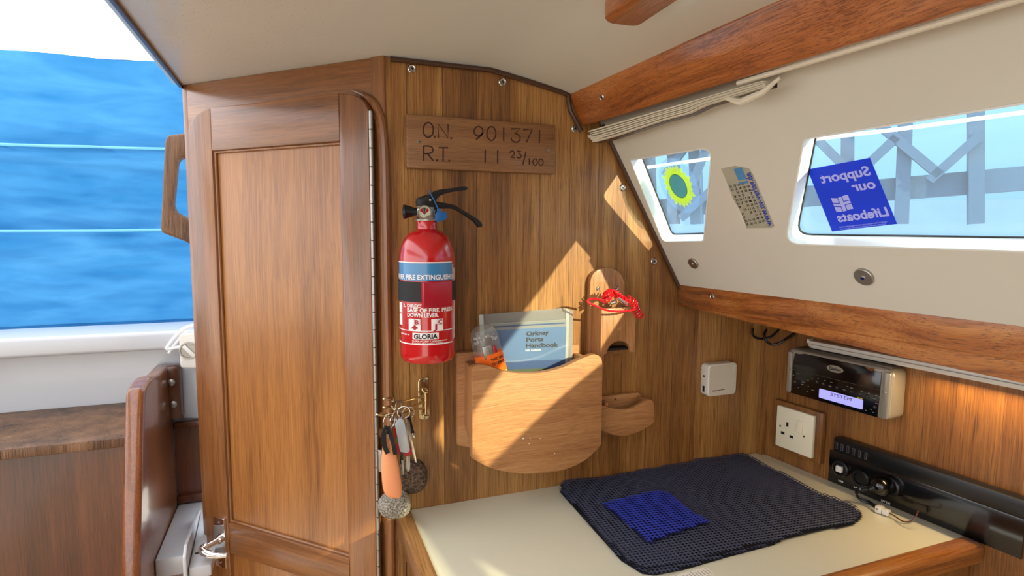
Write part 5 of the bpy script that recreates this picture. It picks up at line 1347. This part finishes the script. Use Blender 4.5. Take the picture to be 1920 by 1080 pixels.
# ---- strip lamp under the shelf
sp_ = WR.pxs([(1518, 637), (1517, 648), (1680, 672), (1680, 686)], .022)
yS1, yS0 = (sp_[0].y+sp_[2].y)/2, (sp_[1].y+sp_[3].y)/2
tl_ = thing('strip_lamp', WR.w(sp_[0].x, yS0, 0), 'white tubular strip lamp fixed just above the radio, under the shelf', 'lamp')
obj('housing', box(WR, sp_[0].x-.004, sp_[0].x+.42, yS0, yS1, .001, .020, .002), M_['white_plastic'], tl_)
obj('diffuser', box(WR, sp_[0].x+.003, sp_[0].x+.415, yS0-.001, yS1-.006, .0202, .0235, .001), M_['lens_grey'], tl_)
obj('end_clip', box(WR, sp_[0].x-.009, sp_[0].x-.0042, yS1-.006, yS1+.002, .002, .018, .001), M_['lens_grey'], tl_)
ld = bpy.data.lights.new('strip_light', 'AREA'); ld.shape = 'RECTANGLE'; ld.size = .2; ld.size_y = .015; ld.energy = .6; ld.color = (1, .70, .34)
lo = bpy.data.objects.new('strip_light', ld); C.objects.link(lo); lo.parent = tl_
lm = Matrix((WR.ex, (WR.ez*.9-Z3*-.5).normalized().cross(WR.ex)*-1, Vector((0, 0, 1)))).transposed()
zdir = (Z3*.93-WR.ez*.37).normalized(); ydir = zdir.cross(WR.ex)
m4 = Matrix((WR.ex, ydir, zdir)).transposed().to_4x4(); m4.translation = WR.w(sp_[0].x+.31, yS0-.003, .026)-WL[tl_.name]
lo.matrix_local = m4

# ---- USB and 12 volt panel
up_ = thing('twelve_volt_console', WR.p3(1610, 930, 0), 'black panel of USB ports and twelve volt outlets low on the wall', 'panel')
pq = WR.pxs([(1555.5, 843), (1553, 899), (1680, 961)], .006); ux0 = pq[0].x; uy0 = (pq[1].y+pq[2].y)/2; uy1 = WR.px(1556, 843, .006).y
obj('plate', box(WR, ux0, ux0+.30, max(uy0, .9785), uy1, 0, .006, .001), M_['black_gloss'], up_)
bq = WR.pxs([(1563, 822), (1680, 855)], .024); by1 = (bq[0].y+bq[1].y)/2; by0 = by1-.027
hub = obj('usb_hub', box(WR, bq[0].x, bq[0].x+.30, by0, by1, .003, .024, .0022), M_['black_plastic'], up_)
for u, v in ((1568.8, 835.5), (1579, 839), (1590, 842.5), (1600.8, 847), (1612, 851), (1623.7, 855)):
    q = WR.px(u, v, .024); b = obj('usb_port', box(WR, q.x-.0026, q.x+.0026, q.y-.0065, q.y+.0065, .0242, .0246), M_['steel'], hub)
    obj('port_core', box(WR, q.x-.0016, q.x+.0006, q.y-.0052, q.y+.0052, .0244, .0249), M_['black_matt'], hub)
def outlet(u, v, r, col=None):
    q = WR.px(u, v, .008); o = obj('outlet_ring', lathe(WR.w(q.x, q.y, .006), WR.ez, [(r, 0), (r, .003), (r*.85, .005), (r*.7, .005), (r*.68, .0015), (0, .0015)], 28), M_['black_plastic'], up_); return q, o
q, o = outlet(1575, 879, .0155)
obj('usb_plug', box(WR, q.x-.006, q.x+.006, q.y-.006, q.y+.006, .007, .013, .0015), M_['white_plastic'], o)
obj('outlet_rim', tube([WR.w(q.x+.0135*math.cos(a), q.y+.0135*math.sin(a), .0112) for a in [2*math.pi*k/24 for k in range(24)]], .0006, 6, closed=True), M_['orange_print'] if 0 else M_['brass'], o)
outlet(1613, 897, .0155); outlet(1668, 912, .0165)
bm = tq(WR, .0063, (1572, 902), (1581, 905.5), (1572, 899), 'USB', .02); tq(WR, .0063, (1601, 914), (1614, 919), (1601, 911), 'LAMP', .02, bm); tq(WR, .0063, (1652, 940), (1669, 947), (1652, 936), '12V DC', .02, bm)
obj('outlet_lettering', bm, M_['white_print'], up_, flat=True)
# plug with its lead and white connectors
pg = thing('car_plug', CT.p3(1650, 955, 0), 'glossy black twelve volt plug with a cable ending in white connectors', 'plug')
q = WR.px(1648, 912, .03)
obj('plug_body', lathe(WR.w(q.x, q.y, .0115), WR.ez, [(.009, 0), (.0165, .001), (.0175, .006), (.016, .016), (.012, .024), (.006, .028), (0, .029)], 28), M_['black_gloss'], pg)
c0 = WR.w(q.x-.004, q.y, .03)
c1 = WR.p3(1628, 918, .045)
obj('cable_neck', tube([WR.w(q.x, q.y, .03), c0+(c1-c0)*.5, c1], [.008, .006, .0035], 12), M_['black_plastic'], pg)
zc3 = ZT+.006
pth = [c1, WR.p3(1614, 920, .05), WR.p3(1606, 926, .05), WR.p3(1612, 936, .045), WR.p3(1630, 944, .04), CT.p3(1646, 955, .008)]
obj('lead', tube(smooth(pth, 6), .002, 8), M_['black_plastic'], pg)
obj('lead', tube(smooth([p+Vector((.002, .004, .003)) for p in pth], 6), .0016, 8), M_['black_plastic'], pg)
k1, k2 = CT.p3(1644, 952, .0075), CT.p3(1668, 962, .0075); dk_ = (k2-k1).normalized(); KF = Fr(k1, dk_, Z3, dk_.cross(Z3))
ln = (k2-k1).length
obj('connector', box(KF, 0, ln*.48, -.006, .005, -.006, .006, .001), M_['white_plastic'], pg)
obj('connector', box(KF, ln*.52, ln, -.005, .004, -.005, .005, .001), M_['white_plastic'], pg)
for k in range(2):
    obj('wire', tube(smooth([k2+Vector((0, .003*k, 0)), CT.p3(1678, 968, .006), CT.p3(1694, 978, .004+.004*k), CT.p3(1712, 975, .004+.012*k), CT.p3(1722, 958, .02+.01*k)], 6), .0011, 6), M_['dark_wood' if k else 'dark_silver'], pg)

# ================================================================ things on the sloping side
def washer(u, v, r, label):
    q = SD.px(u, v); t = thing('round_fastener', SD.w(q.x, q.y, 0), label, 'fastener', None)
    obj('disc', lathe(SD.w(q.x, q.y, 0), SD.ez, [(r, 0), (r, .003), (r*.93, .004), (0, .004)], 32), M_['dull_steel'], t)
    obj('centre_screw', lathe(SD.w(q.x, q.y, .0038), SD.ez, [(r*.26, 0), (r*.22, .0014), (0, .0016)], 14), M_['chrome'], t)
washer(1301, 493, .0105, 'smaller grey disc fastener under the small window, above the rail')
washer(1621, 518, .0128, 'larger grey disc fastener under the window with the blue sticker')

# tide calendar sticker
cS = .0006
sq = [(1352, 317), (1406, 307), (1452, 426), (1397, 428), (1386, 390), (1370, 365)]
stc = thing('calendar_sticker', SD.p3(1400, 428, 0), 'worn transparent calendar sticker between the two windows', 'sticker')
obj('film', prism(SD, [(p.x, p.y) for p in SD.pxs([(1352, 316), (1378, 311), (1404, 316), (1412, 328), (1452, 424), (1448, 427), (1400, 428), (1390, 400), (1374, 372), (1362, 340)], cS)], .0002, cS), M_['sticker_film'], stc)
O_, Ux, Vx = (1366, 348), (38, -8), (34, 78)
def sq_(s, t): return (O_[0]+Ux[0]*s+Vx[0]*t, O_[1]+Ux[1]*s+Vx[1]*t)
bm = bmesh.new()
random.seed(5)
for r_ in range(12):
    for c_ in range(5):
        if random.random() < .12: continue
        a = sq_(.02+c_*.2, r_/12+.05); b = sq_(.14+c_*.2, r_/12+.05); t_ = sq_(.02+c_*.2, r_/12)
        tq(SD, cS+.0003, a, b, t_, str(random.randint(1, 31)), .02, bm)
obj('dates', bm, M_['grey_print'], stc, flat=True)
obj('address_line', tq(SD, cS+.0003, (1448, 422), (1406, 322), (1438, 426), 'www.nv-verlag.de', .02), M_['sticker_blue'], stc, flat=True)
bm = bmesh.new()
for a, b, c_, d_ in ((.55, -.34, .95, -.06), (.50, -.02, .95, .03)):
    face(bm, [bm.verts.new(SD.p3(*sq_(s, t), cS+.0003)) for s, t in ((a, b), (c_, b), (c_, d_), (a, d_))])
obj('blue_picture', bm, M_['band_blue'], stc, flat=True)

# sunflower sticker on the small window
cW = -.0262
sfc = SD.px(1272, 349, cW)
sf = thing('sunflower_sticker', SD.w(sfc.x, sfc.y, cW), 'round yellow sunflower sticker on the small window', 'sticker')
# follow the ellipse it makes in the photo: centre and two axes measured on the pane
A1, A2 = SD.px(1296, 398, cW)-sfc, SD.px(1303, 335, cW)-sfc
def fl_(r, a): return sfc+A1*(r*math.cos(a))+A2*(r*math.sin(a))
n = 40
obj('film', prism(SD, [fl_(1.0, 2*math.pi*k/n) for k in range(n)], cW-.0004, cW-.0002), M_['disc_film'], sf)
bm = bmesh.new()
random.seed(9)
for L_n, (ri, ro, m, c) in enumerate(((.42, .80, 22, cW+.0001), (.40, .70, 17, cW+.0003))):
    for k in range(m):
        a = 2*math.pi*(k+.5*L_n)/m; ro2 = ro*random.uniform(.9, 1.06); da = math.pi/m*1.05
        pts_ = [fl_(ri, a-da*.8), fl_((ri+ro2)*.55, a-da), fl_(ro2, a), fl_((ri+ro2)*.55, a+da), fl_(ri, a+da*.8)]
        face(bm, [bm.verts.new(SD.w(p.x, p.y, c)) for p in pts_])
obj('petals', bm, M_['petal_film'], sf, flat=True)
obj('centre', prism(SD, [fl_(.44, 2*math.pi*k/30) for k in range(30)], cW+.0004, cW+.0006), M_['centre_film'], sf)

# lifeboats sticker on the larger window, seen from behind
TLs, TRs, BRs, BLs = SD.px(1514, 318, cW), SD.px(1631, 296, cW), SD.px(1682, 420, cW), SD.px(1560, 434, cW)
lb = thing('lifeboats_sticker', SD.w(BLs.x, BLs.y, cW), 'square blue Support our Lifeboats sticker read in reverse on the larger window', 'sticker')
obj('backing', prism(SD, [BLs, BRs, TRs, TLs], cW-.0004, cW), M_['blue_film'], lb)
def lbf(s, t): # s: 0 at the right edge (start of the mirrored words), t down
    return TRs*(1-s)*(1-t)+TLs*s*(1-t)+BLs*s*t+BRs*(1-s)*t
def lbt(s0, s1, t0, h, s, bold, bm=None): return text(lambda x, y: SD.w(*lbf(s0+(s1-s0)*x, t0-h*y), cW+.0005), s, bold, bm)
for aa in ((.07, .85, .235, .135, 'Support', .03), (.07, .42, .43, .135, 'our', .03), (.05, .83, .86, .135, 'Lifeboats', .03)):
    obj('lettering', lbt(*aa), M_['white_film'], lb, flat=True)
bm = bmesh.new()
lbt(.12, .85, .955, .022, 'Royal National Lifeboat Institution, a charity registered in England, Scotland and Ireland', 0, bm); lbt(.15, .84, .985, .02, 'and in the Republic of Ireland, please give what you can', 0, bm)
obj('small_print', bm, M_['white_film'], lb, flat=True)
bm = bmesh.new()   # little flag with a cross, built from four waving quarters and a cross
def fq(s, t): return SD.w(*lbf(s, t+.012*math.sin(s*20)), cW+.0005)
s0, s1, t0, t1 = .52, .80, .48, .70
cs_, cx2 = .66, .59
def quad(a, b, c_, d_): 
    for k in range(4):
        p, q2 = a+(b-a)*k/4, a+(b-a)*(k+1)/4
        face(bm, [bm.verts.new(v) for v in (fq(p, c_), fq(q2, c_), fq(q2, d_), fq(p, d_))])
g = .012
quad(s0, cs_-.03-g, t0, cx2-.02-g); quad(cs_+.03+g, s1, t0, cx2-.02-g); quad(s0, cs_-.03-g, cx2+.02+g, t1); quad(cs_+.03+g, s1, cx2+.02+g, t1)
quad(cs_-.03, cs_+.03, t0, t1); quad(s0, cs_-.03-.001, cx2-.02, cx2+.02); quad(cs_+.031, s1, cx2-.02, cx2+.02)
obj('flag_emblem', bm, M_['white_film'], lb, flat=True)

# ================================================================ outside the windows: pier trestle and quay
OV = Vector((math.sin(R(52)), math.cos(R(52)), 0))      # away from the boat
OF = Fr(CAM+OV*7, Vector((OV.y, -OV.x, 0)), Z3, -OV)
def opx(u, v, c=0): return OF.px(u, v, c)
pt = thing('pier_trestle', OF.w(0, -1.2, 0), 'blue-grey steel trestle of a pier seen through the cabin windows', 'pier')
def beam(a, b, wd, nm='brace', c0=0, c1=.12):
    p, q2 = opx(*a), opx(*b); d_ = (q2-p).normalized(); n_ = Vector((-d_.y, d_.x))*wd/2
    obj(nm, prism(OF, [p-n_, q2-n_, q2+n_, p+n_], c0, c1), M_['steel_blue'], pt)
beam((1150, 297), (1345, 270), .10, 'top_chord', .1, .2)
for a, b in (((1262, 270), (1262, 420)), ((1302, 270), (1306, 420)), ((1215, 290), (1220, 420)), ((1590, 170), (1588, 420)), ((1700, 170), (1690, 420)), ((1480, 200), (1482, 420)), ((1380, 200), (1385, 420)), ((1830, 150), (1830, 420))):
    beam(a, b, .12, 'post', -.1, .05)
for a, b in (((1200, 292), (1232, 380)), ((1296, 268), (1250, 330)), ((1330, 275), (1300, 350)), ((1345, 350), (1280, 410)), ((1520, 250), (1600, 330)), ((1680, 260), (1590, 345)), ((1640, 230), (1760, 330)), ((1830, 260), (1740, 340)), ((1400, 250), (1470, 330))):
    beam(a, b, .085, 'brace', .05, .12)
beam((1180, 395), (1960, 330), .22, 'lower_chord', -.2, -.05)
QF = Fr(CAM+OV*11, OF.ex, Z3, OF.ez)
q = QF.px(1250, 385).y
tag(obj('quay_wall', box(QF, -14, 14, -2.5, q, -1.0, 0), M_['quay']), 'pale blue quay wall filling the lower half of the cabin windows, behind the trestle', 'wall')
OR = Fr(CAM+OV*2.2, OF.ex, Z3, OF.ez)
tag(obj('mooring_rope', tube([OR.p3(u, v) for u, v in ((1100, 330), (1200, 316), (1335, 297), (1450, 270), (1520, 262), (1680, 243), (2000, 200))], .0065, 8), M_['white_rope']), 'white rope running across the view outside both cabin windows', 'rope')
dk2 = SD.w(0, -.34, -.03)
st('deck', prism(Fr((0, 0, SD.w(0, -.262, 0).z), (1, 0, 0), (0, 1, 0), Z3), [(.71, 1.2), (1.35, 1.2), (1.6, -1.2), (.97, -1.2)], -.03, 0), 'gelcoat'); bpy.data.objects['deck'].name = 'floor_3'
st('harbour', box(Fr((0, 0, -.9), (1, 0, 0), (0, 1, 0), Z3), -60, 60, -60, 60, -.2, 0), 'pale_quay'); bpy.data.objects['harbour'].name = 'floor_4'
